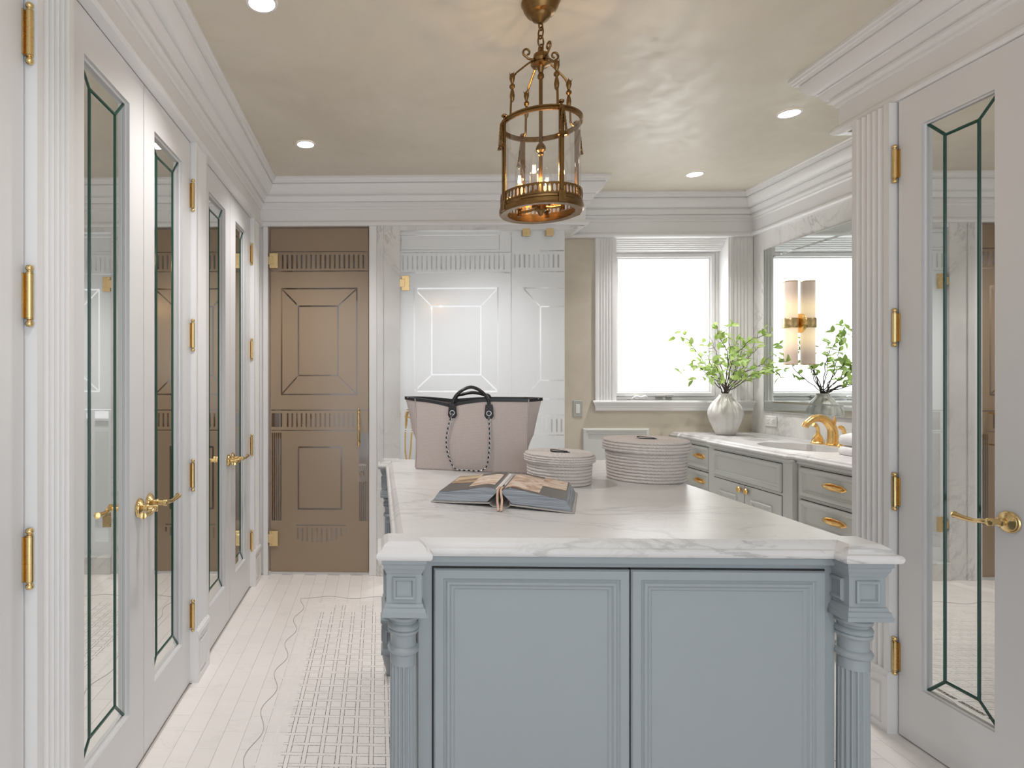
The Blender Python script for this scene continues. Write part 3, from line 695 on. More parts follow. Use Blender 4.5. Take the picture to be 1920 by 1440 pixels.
# light switch, wall panel
sw = thing('light_switch', 'grey plate with white rocker, on the tan wall left of the window', 'light switch', (1.39, YW, 1.06))
put(MB(wt).rings(1.356, 1.421, 1.003, 1.118, [(0, 0), (0, 0.005), (0.003, 0.007)]), 'plate', 'plate_grey', sw, smooth=0)
put(MB(wt).rings(1.375, 1.402, 1.028, 1.092, [(0, 0.006), (0, 0.009), (0.002, 0.010)]), 'rocker', 'plastic', sw, smooth=0)
pn = thing('wall_panel', 'pale grey moulded panel low on the tan wall under the switch', 'panel', (1.65, YW, 0.5))
put(MB(wt).frame(1.421, 1.878, 0.14, 0.922, [(0, 0), (0, 0.016), (0.006, 0.022), (0.018, 0.020), (0.024, 0.012), (0.036, 0.012), (0.042, 0.006), (0.045, 0.003)]), 'moulding', 'grey_light', pn, smooth=0)
put(MB(wt).box(1.46, 1.84, 0.18, 0.885, 0.0005, 0.004), 'infill', 'grey_light', pn, smooth=0)
struct(MB().box(1.25, 2.0, YW - 0.018, YW, 0, 0.12), 'baseboard_window', 'white_trim', smooth=0, bevel=0.004, label='white baseboard under the window wall', cat='baseboard')

# ================================================================== ISLAND
def offset_poly(P, d):
    """inset a counter-clockwise polygon by d"""
    out = []; n = len(P)
    for i in range(n):
        a, b_, c = Vector(P[i - 1]), Vector(P[i]), Vector(P[(i + 1) % n])
        e1 = (b_ - a).normalized(); e2 = (c - b_).normalized()
        n1 = Vector((-e1.y, e1.x)); n2 = Vector((-e2.y, e2.x)); m = n1 + n2; m = m / max(0.3, m.dot(n1))
        q = b_ + m * d; out.append((q.x, q.y))
    return out
def counter_slab(mb, P, z0, z1, hole=None):
    h = z1 - z0
    prof = [(0.012, 0), (0.004, 0.0015), (0.0008, 0.006), (0, 0.011), (0.0008, 0.015), (0.004, 0.0185), (0.010, 0.0195), (0.012, 0.0215), (0.014, 0.027), (0.018, 0.031), (0.024, 0.0345), (0.026, h)]
    L = [[(x, y, z0 + dz) for x, y in offset_poly(P, o_)] for o_, dz in prof]
    if hole is None: mb.loft(L, True, True, True)
    else:
        mb.loft(L, True, False, False)
        for z, ring in ((z1, L[-1]), (z0, L[0])):
            pts = [(p[0], p[1]) for p in ring]; vs = [Vector(p) for p in pts] + [Vector(p) for p in hole]
            V, E_, F, ov, oe, of = delaunay_2d_cdt(vs, [], [list(range(len(pts))), list(range(len(pts), len(vs)))], 1, 1e-6)
            mb.add([(v.x, v.y, z) for v in V], [f for f, o_ in zip(F, of) if o_ == [0]])
        mb.loft([[(x, y, z0) for x, y in hole], [(x, y, z1 - 0.003) for x, y in hole], [(x, y, z1) for x, y in hole]], True, False, False)
    return mb
IX0, IX1, IY0, IY1, IB, IN = -0.006, 1.066, 1.222, 2.596, 0.117, 0.034
def notch_poly(x0, x1, y0, y1, b_, n_):
    return [(x0, y0), (x0 + b_, y0), (x0 + b_, y0 + n_), (x1 - b_, y0 + n_), (x1 - b_, y0), (x1, y0), (x1, y0 + b_), (x1 - n_, y0 + b_), (x1 - n_, y1 - b_), (x1, y1 - b_), (x1, y1),
            (x1 - b_, y1), (x1 - b_, y1 - n_), (x0 + b_, y1 - n_), (x0 + b_, y1), (x0, y1), (x0, y1 - b_), (x0 + n_, y1 - b_), (x0 + n_, y0 + b_), (x0, y0 + b_)]
ict = counter_slab(MB(), notch_poly(IX0, IX1, IY0, IY1, IB, IN), 0.884, 0.92)
put(ict, 'island_countertop', 'marble', smooth=35, label='white veined marble top of the blue-grey island', cat='countertop')
isl = thing('dressing_island', 'blue-grey panelled island with fluted corner columns in the middle of the room', 'island', (0.53, 1.91, 0))
CX0, CX1, CY0, CY1 = 0.086, 0.976, 1.290, 2.528
put(MB().box(CX0, CX1, CY0, CY1, 0.10, 0.874).box(CX0 + 0.05, CX1 - 0.05, CY0 + 0.06, CY1 - 0.05, 0.0, 0.10), 'carcass', 'grey', isl, smooth=0)
put(MB().box(CX0 - 0.016, CX1 + 0.016, CY0 - 0.016, CY1 + 0.016, 0.866, 0.884), 'top_moulding', 'grey', isl, smooth=0, bevel=0.004)
fprof = [(0, -0.003), (0, 0.006), (0.003, 0.010), (0.020, 0.010), (0.023, 0.007), (0.026, 0.006), (0.029, 0.009), (0.034, 0.009), (0.038, 0.005), (0.043, 0.0045), (0.046, 0.002)]
def gap_box(mb, u0, u1, v0, v1): mb.frame(u0 - 0.0035, u1 + 0.0035, v0 - 0.0035, v1 + 0.0035, [(0, 0.0004), (0.004, 0.0004)])
for u0, u1 in ((0.1185, 0.5385), (0.5415, 0.9515)):
    mb = MB(tf_back(0, CY0)).rings(u0, u1, 0.13, 0.852, fprof, True)
    o_ = put(mb, 'front_panel', 'grey', isl, smooth=20)
    mb = MB(tf_back(0, CY0)); gap_box(mb, u0, u1, 0.13, 0.852); put(mb, 'shadow_gap', 'dark', o_, smooth=0)
def corner_post(parent, cx, cy, sx, sy):
    hw = 0.037
    def sq(h, z): return [(cx - h, cy - h, z), (cx + h, cy - h, z), (cx + h, cy + h, z), (cx - h, cy + h, z)]
    mb = MB().loft([sq(h, z) for h, z in ((0.047, 0.884), (0.047, 0.876), (0.044, 0.872), (0.043, 0.866), (0.040, 0.860), (0.038, 0.854), (hw, 0.852), (hw, 0.792), (0.040, 0.790), (0.041, 0.784), (0.044, 0.782), (0.045, 0.774), (0.047, 0.772), (0.047, 0.764), (0.035, 0.761))])
    o_ = put(mb, 'corner_post', 'grey', parent, smooth=0)
    pp = [(0, 0), (0, 0.004), (0.003, 0.006), (0.006, 0.005), (0.008, 0.001), (0.009, 0.0)]
    for f in (lambda u, v, n: (cx + u, cy - hw - n, v), lambda u, v, n: (cx + u, cy + hw + n, v), lambda u, v, n: (cx - hw - n, cy + u, v), lambda u, v, n: (cx + hw + n, cy + u, v)):
        put(MB(f).frame(-0.024, 0.024, 0.799, 0.846, pp), 'square_moulding', 'grey', o_, smooth=0)
    pr = [(0.026, 0.762), (0.031, 0.760), (0.0345, 0.755), (0.0335, 0.749), (0.030, 0.7465), (0.0285, 0.744), (0.0285, 0.741), (0.0325, 0.7385), (0.0345, 0.734), (0.0335, 0.729), (0.031, 0.7275), (0.0335, 0.7255), (0.0335, 0.721), (0.030, 0.7175), (0.0278, 0.712), (0.0275, 0.692), (0.0315, 0.690), (0.0345, 0.685), (0.0335, 0.679), (0.030, 0.676), (0.0285, 0.674), (0.0285, 0.662)]
    mb = MB().lathe(pr, 32, (cx, cy, 0)); put(mb, 'capital', 'grey', o_, smooth=35)
    nf = 18
    def fl_(a, h): return 1.0 - 0.125 * max(0.0, cos(nf * a) + 0.25) ** 0.5 / 1.12
    mb = MB().lathe([(0.0285, 0.664), (0.0285, 0.652)], 144, (cx, cy, 0), caps=False)
    mb.lathe([(0.0285, 0.652), (0.0295, 0.34)], 144, (cx, cy, 0), rmod=fl_, caps=False)
    put(mb, 'fluted_column', 'grey', o_, smooth=40)
    mb = MB().lathe([(0.0295, 0.345), (0.034, 0.338), (0.034, 0.325), (0.030, 0.318), (0.036, 0.305), (0.036, 0.29), (0.031, 0.28), (0.040, 0.26), (0.040, 0.245)], 28, (cx, cy, 0))
    put(mb, 'column_base', 'grey', o_, smooth=35)
    mb = MB().loft([sq(h, z) for h, z in ((0.046, 0.246), (0.046, 0.236), (0.041, 0.230), (0.037, 0.222), (0.037, 0.122), (0.041, 0.116), (0.044, 0.108), (0.044, 0.100))])
    mb.lathe([(0.036, 0.10), (0.040, 0.09), (0.038, 0.07), (0.028, 0.035), (0.022, 0.012), (0.022, 0.0)], 24, (cx, cy, 0))
    put(mb, 'foot_block', 'grey', o_, smooth=25)
    for f in (lambda u, v, n: (cx + u, cy - hw - n, v), lambda u, v, n: (cx - hw - n, cy + u, v), lambda u, v, n: (cx + hw + n, cy + u, v)):
        put(MB(f).frame(-0.024, 0.024, 0.148, 0.200, pp), 'square_moulding', 'grey', o_, smooth=0)
for cx, sx in ((0.0525, -1), (1.0075, 1)):
    for cy, sy in ((1.2805, -1), (2.5375, 1)): corner_post(isl, cx, cy, sx, sy)
def knob(parent, tf, u, v, r=0.014):
    mb = MB(tf)
    def ring(q, n_): return [(u + q * cos(2 * pi * i / 16), v + q * sin(2 * pi * i / 16), n_) for i in range(16)]
    mb.loft([ring(q * r / 0.014, n_) for q, n_ in ((0.011, 0), (0.011, 0.003), (0.005, 0.005), (0.005, 0.012), (0.012, 0.015), (0.014, 0.02), (0.012, 0.025), (0.006, 0.028), (0.001, 0.029))])
    put(mb, 'knob', 'gold', parent)
dprof = [(0, -0.002), (0, 0.010), (0.004, 0.015), (0.012, 0.016), (0.019, 0.013), (0.022, 0.008), (0.026, 0.009), (0.031, 0.0018)]
def drawer(parent, tf, u0, u1, v0, v1, mat, name='drawer', prof=dprof):
    o_ = put(MB(tf).rings(u0, u1, v0, v1, prof, True), name, mat, parent, smooth=20)
    mb = MB(tf); gap_box(mb, u0, u1, v0, v1); put(mb, 'shadow_gap', 'dark', o_, smooth=0); return o_
for tf, sgn in ((tf_vanity(CX0, 0), -1), (tf_east(CX1, 0), 1)):
    for a, b_ in ((1.36, 1.725), (1.735, 2.085), (2.095, 2.46)):
        for z0, z1 in ((0.13, 0.40), (0.41, 0.64), (0.65, 0.85)):
            d_ = drawer(isl, tf, a, b_, z0, z1, 'grey'); knob(d_, tf, (a + b_) / 2, (z0 + z1) / 2)

# ================================================================== VANITY
VZ = 0.903
VA, VB_ = 2.030, 2.055        # face of the bowed middle, face of the side drawers
CY = (2.948, 3.690)
P = [(XV, 2.352), (XV, YW - 0.004), (2.018, YW - 0.004), (2.018, 4.055), (2.030, 4.050), (2.030, CY[1] + 0.004), (2.005, CY[1] - 0.016), (2.005, CY[0] + 0.016), (2.030, CY[0] - 0.004), (2.030, 2.352)]
SC, SA, SB = (2.245, 3.215), 0.165, 0.235
hole = [(SC[0] + SA * cos(2 * pi * k / 48), SC[1] + SB * sin(2 * pi * k / 48)) for k in range(48)]
mb = counter_slab(MB(), P, 0.868, VZ, hole)
put(mb, 'vanity_countertop', 'marble', smooth=35, label='white marble vanity top with an oval sink cut-out', cat='countertop')
sk = thing('sink', 'oval white sink under the vanity top', 'sink', (SC[0], SC[1], 0.72))
R = []
for f, z in ((1.06, 0.8675), (1.05, 0.866), (1.03, 0.84), (0.95, 0.79), (0.8, 0.755), (0.5, 0.735), (0.12, 0.728)):
    R.append([(SC[0] + SA * f * cos(2 * pi * k / 48), SC[1] + SB * f * sin(2 * pi * k / 48), z) for k in range(48)])
put(MB().loft(R, True, False, True), 'bowl', 'porcelain', sk)
put(MB().lathe([(0.022, 0.0), (0.022, 0.003), (0.016, 0.005)], 20, (SC[0], SC[1], 0.7285)), 'drain', 'gold', sk)
va = thing('vanity_cabinet', 'pale grey vanity cabinet with gold pulls under the window end', 'vanity', (2.3, 3.25, 0))
mb = MB().box(VB_, XV - 0.003, 2.352, CY[0], 0.09, 0.868).box(VB_, XV - 0.003, CY[1], 4.06, 0.09, 0.868).box(VA, XV - 0.003, CY[0] + 0.004, CY[1] - 0.004, 0.09, 0.70)
mb.box(VA, 2.06, CY[0] + 0.004, CY[1] - 0.004, 0.70, 0.868).box(2.45, XV - 0.003, CY[0], CY[1], 0.70, 0.868).box(2.15, XV - 0.003, 2.36, 4.16, 0, 0.09).box(2.08, XV - 0.003, 4.06, YW - 0.004, 0.0, 0.868)
put(mb, 'carcass', 'grey_light', va, smooth=0)
mb = MB().box(VB_ - 0.012, VB_ + 0.01, 2.352, CY[0] - 0.003, 0.852, 0.868).box(VA - 0.012, VA + 0.01, CY[0] - 0.004, CY[1] + 0.004, 0.852, 0.868).box(VB_ - 0.012, VB_ + 0.01, CY[1] + 0.004, 4.06, 0.852, 0.868)
put(mb, 'top_moulding', 'grey_light', va, smooth=0, bevel=0.003)
def bar_pull(parent, tf, u, v, L=0.10):
    """scalloped oblong backplate with a bowed bail"""
    pl = MB(tf); n = 28; ring = []
    for k in range(n):
        a = 2 * pi * k / n; ca, sa = cos(a), sin(a)
        ring.append((u + L * 0.62 * (abs(ca) ** 0.8) * (1 if ca > 0 else -1) * (1 + 0.05 * cos(6 * a)), v + 0.017 * sa * (1 + 0.08 * cos(9 * a))))
    pl.loft([[(p, q, 0) for p, q in ring], [(p, q, 0.003) for p, q in ring], [(u + (p - u) * 0.9, v + (q - v) * 0.8, 0.006) for p, q in ring], [(u + (p - u) * 0.7, v + (q - v) * 0.5, 0.005) for p, q in ring]])
    o_ = put(pl, 'pull', 'gold', parent, smooth=30)
    P_ = catmull([(u - L * 0.46, v, 0.004), (u - L * 0.40, v + 0.001, 0.016), (u - L * 0.2, v + 0.001, 0.024), (u, v + 0.001, 0.026), (u + L * 0.2, v + 0.001, 0.024), (u + L * 0.40, v + 0.001, 0.016), (u + L * 0.46, v, 0.004)], 4)
    put(MB(tf).tube(P_, [0.005 + 0.003 * sin(pi * k / (len(P_) - 1)) for k in range(len(P_))], 8), 'bail', 'gold', o_)
tA, tB = tf_vanity(VA, 0), tf_vanity(VB_, 0)
for k, (z0, z1) in enumerate(((0.700, 0.838), (0.545, 0.680), (0.33, 0.525), (0.12, 0.31))):
    d_ = drawer(va, tB, 3.715, 4.035, z0, z1, 'grey_light'); bar_pull(d_, tB, 3.835, (z0 + z1) / 2 + 0.004, 0.105)
    d_ = drawer(va, tB, 2.40, 2.925, z0, z1, 'grey_light'); bar_pull(d_, tB, 2.715, (z0 + z1) / 2 + 0.004, 0.115)
drawer(va, tA, 3.025, 3.625, 0.695, 0.838, 'grey_light', 'false_front')
flatp = [(0, -0.002), (0, 0.003), (0.002, 0.005)]
for u0, u1, ku in ((3.328, 3.625, 3.356), (3.025, 3.322, 3.293)):
    d_ = drawer(va, tA, u0, u1, 0.12, 0.675, 'grey_light', 'cabinet_door', flatp)
    put(MB(tA).frame(u0 + 0.062, u1 - 0.062, 0.19, 0.610, [(0, 0.005), (0, 0.013), (0.005, 0.017), (0.010, 0.014), (0.016, 0.014), (0.020, 0.0065), (0.022, 0.0055)]), 'door_moulding', 'grey_light', d_, smooth=0)
    knob(d_, tA, ku, 0.648, 0.017)
# corner post of the vanity by the window
def post_v(parent, cx, cy):
    hw = 0.036
    def sq(h, z): return [(cx - h, cy - h, z), (cx + h, cy - h, z), (cx + h, cy + h, z), (cx - h, cy + h, z)]
    mb = MB().loft([sq(h, z) for h, z in ((0.044, 0.868), (0.044, 0.858), (0.040, 0.850), (hw, 0.845), (hw, 0.775), (0.040, 0.772), (0.043, 0.764), (0.043, 0.757), (0.034, 0.754))])
    o_ = put(mb, 'corner_post', 'grey_light', parent, smooth=0)
    def fl_(a, h): return 1.0 - 0.11 * max(0.0, cos(14 * a)) ** 0.7
    mb = MB().lathe([(0.030, 0.754), (0.033, 0.748), (0.028, 0.742), (0.033, 0.734), (0.028, 0.724), (0.028, 0.70), (0.033, 0.693), (0.029, 0.686), (0.029, 0.665)], 28, (cx, cy, 0))
    mb.lathe([(0.029, 0.668), (0.030, 0.30)], 84, (cx, cy, 0), rmod=fl_, caps=False).lathe([(0.036, 0.31), (0.036, 0.28), (0.032, 0.27), (0.040, 0.24)], 24, (cx, cy, 0))
    mb.box(cx - 0.036, cx + 0.036, cy - 0.036, cy + 0.036, 0.0, 0.24)
    put(mb, 'fluted_column', 'grey_light', o_, smooth=35)
post_v(va, 2.063, 4.113)

# faucet
fc = thing('faucet', 'satin gold fluted faucet with bell-shaped handles, behind the sink', 'faucet', (2.48, 3.29, VZ))
def rib(n, d): return lambda a, h: 1 + d * cos(n * a)
fx, fy = 2.478, 3.29
P_ = catmull([(fx, fy, VZ + 0.004), (fx + 0.003, fy, VZ + 0.05), (fx - 0.006, fy, VZ + 0.10), (fx - 0.045, fy, VZ + 0.142), (fx - 0.095, fy, VZ + 0.148), (fx - 0.135, fy, VZ + 0.122), (fx - 0.148, fy, VZ + 0.10)], 6)
n = len(P_); mb = MB()
# ribbed spout: tube with scalloped section
Rg = []; up = Vector((0, 1, 0))
for i in range(n):
    t = (P_[min(i + 1, n - 1)] - P_[max(i - 1, 0)]).normalized(); x_ = up; y_ = t.cross(x_).normalized(); q = 0.027 - 0.012 * (i / (n - 1)) ** 0.8
    if i >= n - 2: q = 0.0165
    Rg.append([P_[i] + (x_ * cos(2 * pi * k / 36) + y_ * sin(2 * pi * k / 36)) * q * (1 + 0.05 * cos(12 * 2 * pi * k / 36)) for k in range(36)])
mb.loft(Rg); mb.lathe([(0.034, 0), (0.034, 0.005), (0.028, 0.009), (0.027, 0.014)], 24, (fx, fy, VZ))
put(mb, 'spout', 'gold', fc)
put(MB().lathe([(0.004, 0), (0.004, 0.03), (0.006, 0.036), (0.0075, 0.05), (0.005, 0.062), (0.002, 0.075), (0.0005, 0.08)], 12, (fx + 0.006, fy - 0.01, VZ + 0.085)), 'lift_rod', 'gold', fc)
for hy in (fy + 0.095, fy - 0.095):
    mb = MB().lathe([(0.034, 0), (0.034, 0.006), (0.030, 0.010), (0.028, 0.018), (0.022, 0.035), (0.014, 0.050), (0.011, 0.056), (0.011, 0.062)], 36, (fx - 0.008, hy, VZ), rmod=lambda a, h: 1 + (0.04 * cos(12 * a) if 0.012 < h < 0.055 else 0))
    o_ = put(mb, 'handle', 'gold', fc)
    mb = MB().tube(catmull([(fx - 0.008, hy, VZ + 0.06), (fx - 0.008, hy, VZ + 0.078), (fx - 0.018, hy, VZ + 0.10), (fx - 0.034, hy, VZ + 0.108)], 4), [0.009] * 5 + [0.0095] * 4 + [0.011] * 3 + [0.010], 10)
    put(mb, 'lever', 'gold', o_)

# towels
def towel(cx, cy, z, rx, ry, h, label, puff):
    R = []
    for f, k in ((0.90, 0.0), (0.97, 0.06), (1.0, 0.3), (0.99, 0.6), (0.93, 0.85), (0.78, 0.97), (0.5, 1.0 + puff), (0.2, 1.02 + puff)):
        ring = []
        for i in range(36):
            a = 2 * pi * i / 36; ca, sa = cos(a), sin(a)
            e = 0.55
            ring.append((cx + rx * f * abs(ca) ** e * (1 if ca > 0 else -1), cy + ry * f * abs(sa) ** e * (1 if sa > 0 else -1), z + h * k + 0.002 * sin(5 * a) * k))
        R.append(ring)
    return put(MB().loft(R), 'folded_towel', 'towel', smooth=60, label=label, cat='towel', group='towels folded by the sink')
m, nt, b = newmat('white_terry'); v = coord(nt); n_ = noise(nt, v, 260, 3)
nt.links.new(mix(nt, n_, (0.86, 0.85, 0.85), (0.74, 0.73, 0.73)), b.inputs['Base Color']); setp(b, Roughness=0.95); bump(nt, b, n_, 0.6, 0.004); M['towel'] = m
towel(2.30, 2.80, VZ + 0.0005, 0.10, 0.13, 0.045, 'lower of two white folded towels by the faucet', 0.0)
towel(2.30, 2.805, VZ + 0.047, 0.095, 0.128, 0.055, 'upper puffy white folded towel by the faucet', 0.12)

# outlet on the marble
vt = tf_vanity(XV, 0)
ou = thing('wall_outlet', 'white double outlet on the marble backsplash', 'outlet', (XV, 3.96, 0.985))
put(MB(vt).rings(3.905, 4.02, 0.953, 1.023, [(0, 0), (0, 0.005), (0.003, 0.007)]), 'plate', 'plastic', ou, smooth=0)
for yc in (3.94, 3.985):
    o_ = put(MB(vt).rings(yc - 0.017, yc + 0.017, 0.971, 1.005, [(0, 0.006), (0, 0.008), (0.003, 0.009)]), 'socket', 'plastic', ou, smooth=0)
    mb = MB(vt)
    for du, dv in ((-0.006, 0.007), (-0.006, -0.007), (0.008, 0.0)): mb.box(yc + du - 0.003, yc + du + 0.003, 0.988 + dv - 0.0012, 0.988 + dv + 0.0012, 0.0088, 0.0094)
    put(mb, 'slot', 'dark', o_, smooth=0)

# vanity mirror
vm = thing('vanity_mirror', 'large mirror with angled border strips set in the marble above the vanity', 'mirror', (XV, 3.2, 1.055))
m0, m1, z0, z1 = 2.43, 4.022, 1.055, 2.130
put(MB(vt).rings(m0 + 0.075, m1 - 0.075, z0 + 0.055, z1 - 0.055, [(0, 0.001), (0, 0.012), (0.012, 0.0145)]), 'mirror_centre', 'mirror2', vm, smooth=0)
def q4(P_): 
    return MB(vt).loft([[(u, v, 0.001) for u, v in P_], [(u, v, 0.009) for u, v in P_]])
a0, a1, b0, b1 = m0 + 0.076, m1 - 0.076, z0 + 0.056, z1 - 0.056
for P_ in ([(m0, z0), (m1, z0), (a1, b0), (a0, b0)], [(m1, z0), (m1, z1), (a1, b1), (a1, b0)], [(m1, z1), (m0, z1), (a0, b1), (a1, b1)], [(m0, z1), (m0, z0), (a0, b0), (a0, b1)]):
    put(q4(P_), 'mirror_strip', 'mirror2', vm, smooth=0)
put(MB(vt).frame(m0 - 0.004, m1 + 0.004, z0 - 0.004, z1 + 0.004, [(0, 0.0), (0, 0.011), (0.004, 0.011), (0.004, 0.0)]), 'mirror_edge', 'plate_grey', vm, smooth=0)

# wall sconce: two pairs of glass tubes held by brass bands
m, nt, b = newmat('opal_tube_glow'); tc = N(nt, 'ShaderNodeTexCoord'); sx = N(nt, 'ShaderNodeSeparateXYZ'); nt.links.new(tc.outputs['Object'], sx.inputs[0])
d_ = math_(nt, 'ABSOLUTE', math_(nt, 'SUBTRACT', sx.outputs[2], 1.608))
d2 = math_(nt, 'ABSOLUTE', math_(nt, 'SUBTRACT', d_, 0.085))
g1 = rng(nt, d2, 0.0, 0.13, 1.0, 0.0, True)
cr = mix(nt, g1, (1.0, 0.74, 0.58), (1.0, 0.74, 0.44)); nt.links.new(cr, b.inputs['Emission Color'])
nt.links.new(rng(nt, g1, 0, 1, 0.27, 0.64), b.inputs['Emission Strength']); setp(b, Base_Color=(0.36, 0.32, 0.29), Roughness=0.25); M['opal'] = m
sc = thing('wall_sconce', 'gold banded wall sconce with glowing white glass tubes above and below, on the vanity mirror', 'sconce', (XV - 0.015, 3.685, 1.608))
SX, SY = 2.523, 3.685
for z0_, z1_ in ((1.632, 1.862), (1.357, 1.586)):
    put(MB().lathe([(0.036, z0_), (0.038, z0_ + 0.004), (0.038, z1_ - 0.004), (0.036, z1_)], 28, (SX, SY, 0)), 'glass_tube', 'opal', sc)
for z in (1.864, 1.355): put(MB().lathe([(0.0385, -0.003), (0.0385, 0.003)], 28, (SX, SY, z)), 'tube_rim', 'brass_satin', sc)
put(MB().lathe([(0.042, 1.579), (0.044, 1.582), (0.044, 1.636), (0.042, 1.639)], 32, (SX, SY, 0)), 'band', 'brass_satin', sc)
put(MB().lathe([(0.060, 0.012), (0.060, 0.004), (0.057, 0.002), (0.03, 0.0)], 36, (XV - 0.0265, SY, 1.608), 'x'), 'backplate', 'gold', sc)
put(MB().box(SX + 0.03, XV - 0.026, SY - 0.018, SY + 0.018, 1.586, 1.630), 'arm', 'gold', sc, smooth=0, bevel=0.003)

# ================================================================== VASE AND BRANCHES
m, nt, b = newmat('pearl_glaze'); v = coord(nt); n_ = noise(nt, v, 9, 5, 1.0)
nt.links.new(mix(nt, rng(nt, n_, 0.35, 0.7), (0.83, 0.82, 0.80), (0.72, 0.69, 0.66)), b.inputs['Base Color']); setp(b, Roughness=0.22); M['vase'] = m
VX, VY = 2.262, 3.915
vprof = [(0.001, 0.0), (0.050, 0.0), (0.056, 0.004), (0.070, 0.040), (0.087, 0.085), (0.097, 0.120), (0.099, 0.140), (0.095, 0.165), (0.082, 0.195), (0.062, 0.222), (0.045, 0.242), (0.037, 0.256), (0.037, 0.266), (0.039, 0.270),
         (0.033, 0.270), (0.032, 0.255), (0.040, 0.240), (0.055, 0.222)]
nv = 120; R = []
for k, (r, h) in enumerate(vprof):
    ring = []
    for i in range(nv):
        a = 2 * pi * i / nv; tw = 14 * (a + h * 1.6)
        d = 0.085 * (abs(sin(tw / 2)) ** 0.6 - 0.5) if 3 <= k <= 10 else 0.02 * (abs(sin(tw / 2)) - 0.5) if k in (2, 11) else 0
        ring.append((VX + r * (1 + d) * cos(a), VY + r * (1 + d) * sin(a), VZ + 0.0005 + h))
    R.append(ring)
put(MB().loft(R, True, True, False), 'ribbed_vase', 'vase', smooth=50, label='white pearly ribbed vase of leafy branches on the vanity corner', cat='vase')
m, nt, b = newmat('leaf_green'); oi = N(nt, 'ShaderNodeObjectInfo')
nt.links.new(mix(nt, oi.outputs['Random'], (0.50, 0.62, 0.22), (0.26, 0.42, 0.12)), b.inputs['Base Color']); setp(b, Roughness=0.45)
out = nt.nodes['Material Output']; tr = N(nt, 'ShaderNodeBsdfTranslucent'); tr.inputs[0].default_value = (0.42, 0.60, 0.14, 1)
ms = N(nt, 'ShaderNodeMixShader'); ms.inputs[0].default_value = 0.35; nt.links.new(b.outputs[0], ms.inputs[1]); nt.links.new(tr.outputs[0], ms.inputs[2]); nt.links.new(ms.outputs[0], out.inputs[0]); M['leaf'] = m
M['twig'] = plain('dark_twig_bark', (0.075, 0.05, 0.04), 0.7)
def leaf_mesh(k):
    L, w = 0.042 + 0.004 * k, 0.0135 + 0.0013 * k; n = 6; vs = []; fs = []
    for i in range(n + 1):
        t = i / n; ww = w * sin(pi * min(1, t * 0.93 + 0.05)) ** 0.75 * (1.15 - 0.5 * t); z = -0.010 * t * t
        vs += [(L * t, -ww, z + ww * 0.35), (L * t, 0, z), (L * t, ww, z + ww * 0.35)]
    for i in range(n):
        a = 3 * i; fs += [(a, a + 3, a + 4, a + 1), (a + 1, a + 4, a + 5, a + 2)]
    mb = MB(); mb.add(vs, fs); me = mb.mesh('leaf', 60, False); me.materials.append(M['leaf']); return me
leaves = [leaf_mesh(k) for k in range(3)]
B = [((2.246, 3.900, 1.172), (2.124, 3.870, 1.338), (2.004, 3.830, 1.481), (1.918, 3.800, 1.567)),
     ((2.260, 3.900, 1.172), (2.259, 3.880, 1.418), (2.196, 3.860, 1.520), (2.167, 3.850, 1.612)),
     ((2.257, 3.900, 1.172), (2.296, 3.950, 1.340), (2.327, 3.980, 1.464), (2.335, 4.000, 1.554)),
     ((2.260, 3.900, 1.172), (2.317, 3.950, 1.340), (2.355, 3.980, 1.447), (2.388, 4.000, 1.529)),
     ((2.263, 3.900, 1.172), (2.251, 3.820, 1.378), (2.293, 3.720, 1.500), (2.348, 3.620, 1.539)),
     ((2.267, 3.900, 1.172), (2.354, 3.880, 1.338), (2.376, 3.860, 1.407), (2.408, 3.820, 1.466)),
     ((2.267, 3.900, 1.172), (2.293, 3.780, 1.293), (2.329, 3.660, 1.350), (2.408, 3.550, 1.369)),
     ((2.263, 3.900, 1.172), (2.280, 3.720, 1.282), (2.332, 3.600, 1.326), (2.329, 3.500, 1.271)),
     ((2.243, 3.900, 1.172), (2.085, 3.800, 1.293), (1.970, 3.740, 1.352), (1.858, 3.700, 1.312)),
     ((2.243, 3.900, 1.172), (2.145, 3.800, 1.252), (2.032, 3.720, 1.289), (1.918, 3.660, 1.256)),
     ((2.267, 3.900, 1.172), (2.231, 3.720, 1.229), (2.228, 3.600, 1.285), (2.249, 3.500, 1.303)),
     ((2.250, 3.900, 1.172), (2.213, 3.950, 1.315), (2.184, 3.980, 1.418), (2.163, 4.000, 1.512)),
     ((2.253, 3.900, 1.172), (2.140, 3.750, 1.262), (2.061, 3.650, 1.327), (2.007, 3.600, 1.378)),
     ((2.257, 3.900, 1.172), (2.206, 3.750, 1.262), (2.179, 3.650, 1.327), (2.162, 3.580, 1.377)),
     ((2.257, 3.900, 1.172), (2.364, 4.000, 1.305), (2.421, 4.020, 1.420), (2.455, 4.040, 1.503)),
     ((2.253, 3.900, 1.172), (2.283, 4.000, 1.341), (2.257, 4.030, 1.467), (2.219, 4.050, 1.522))]
spray = thing('leafy_spray', 'spray of thin dark branches with fresh green leaves in the white ribbed vase', 'branches', (VX, VY, VZ + 0.15))
nl = 0
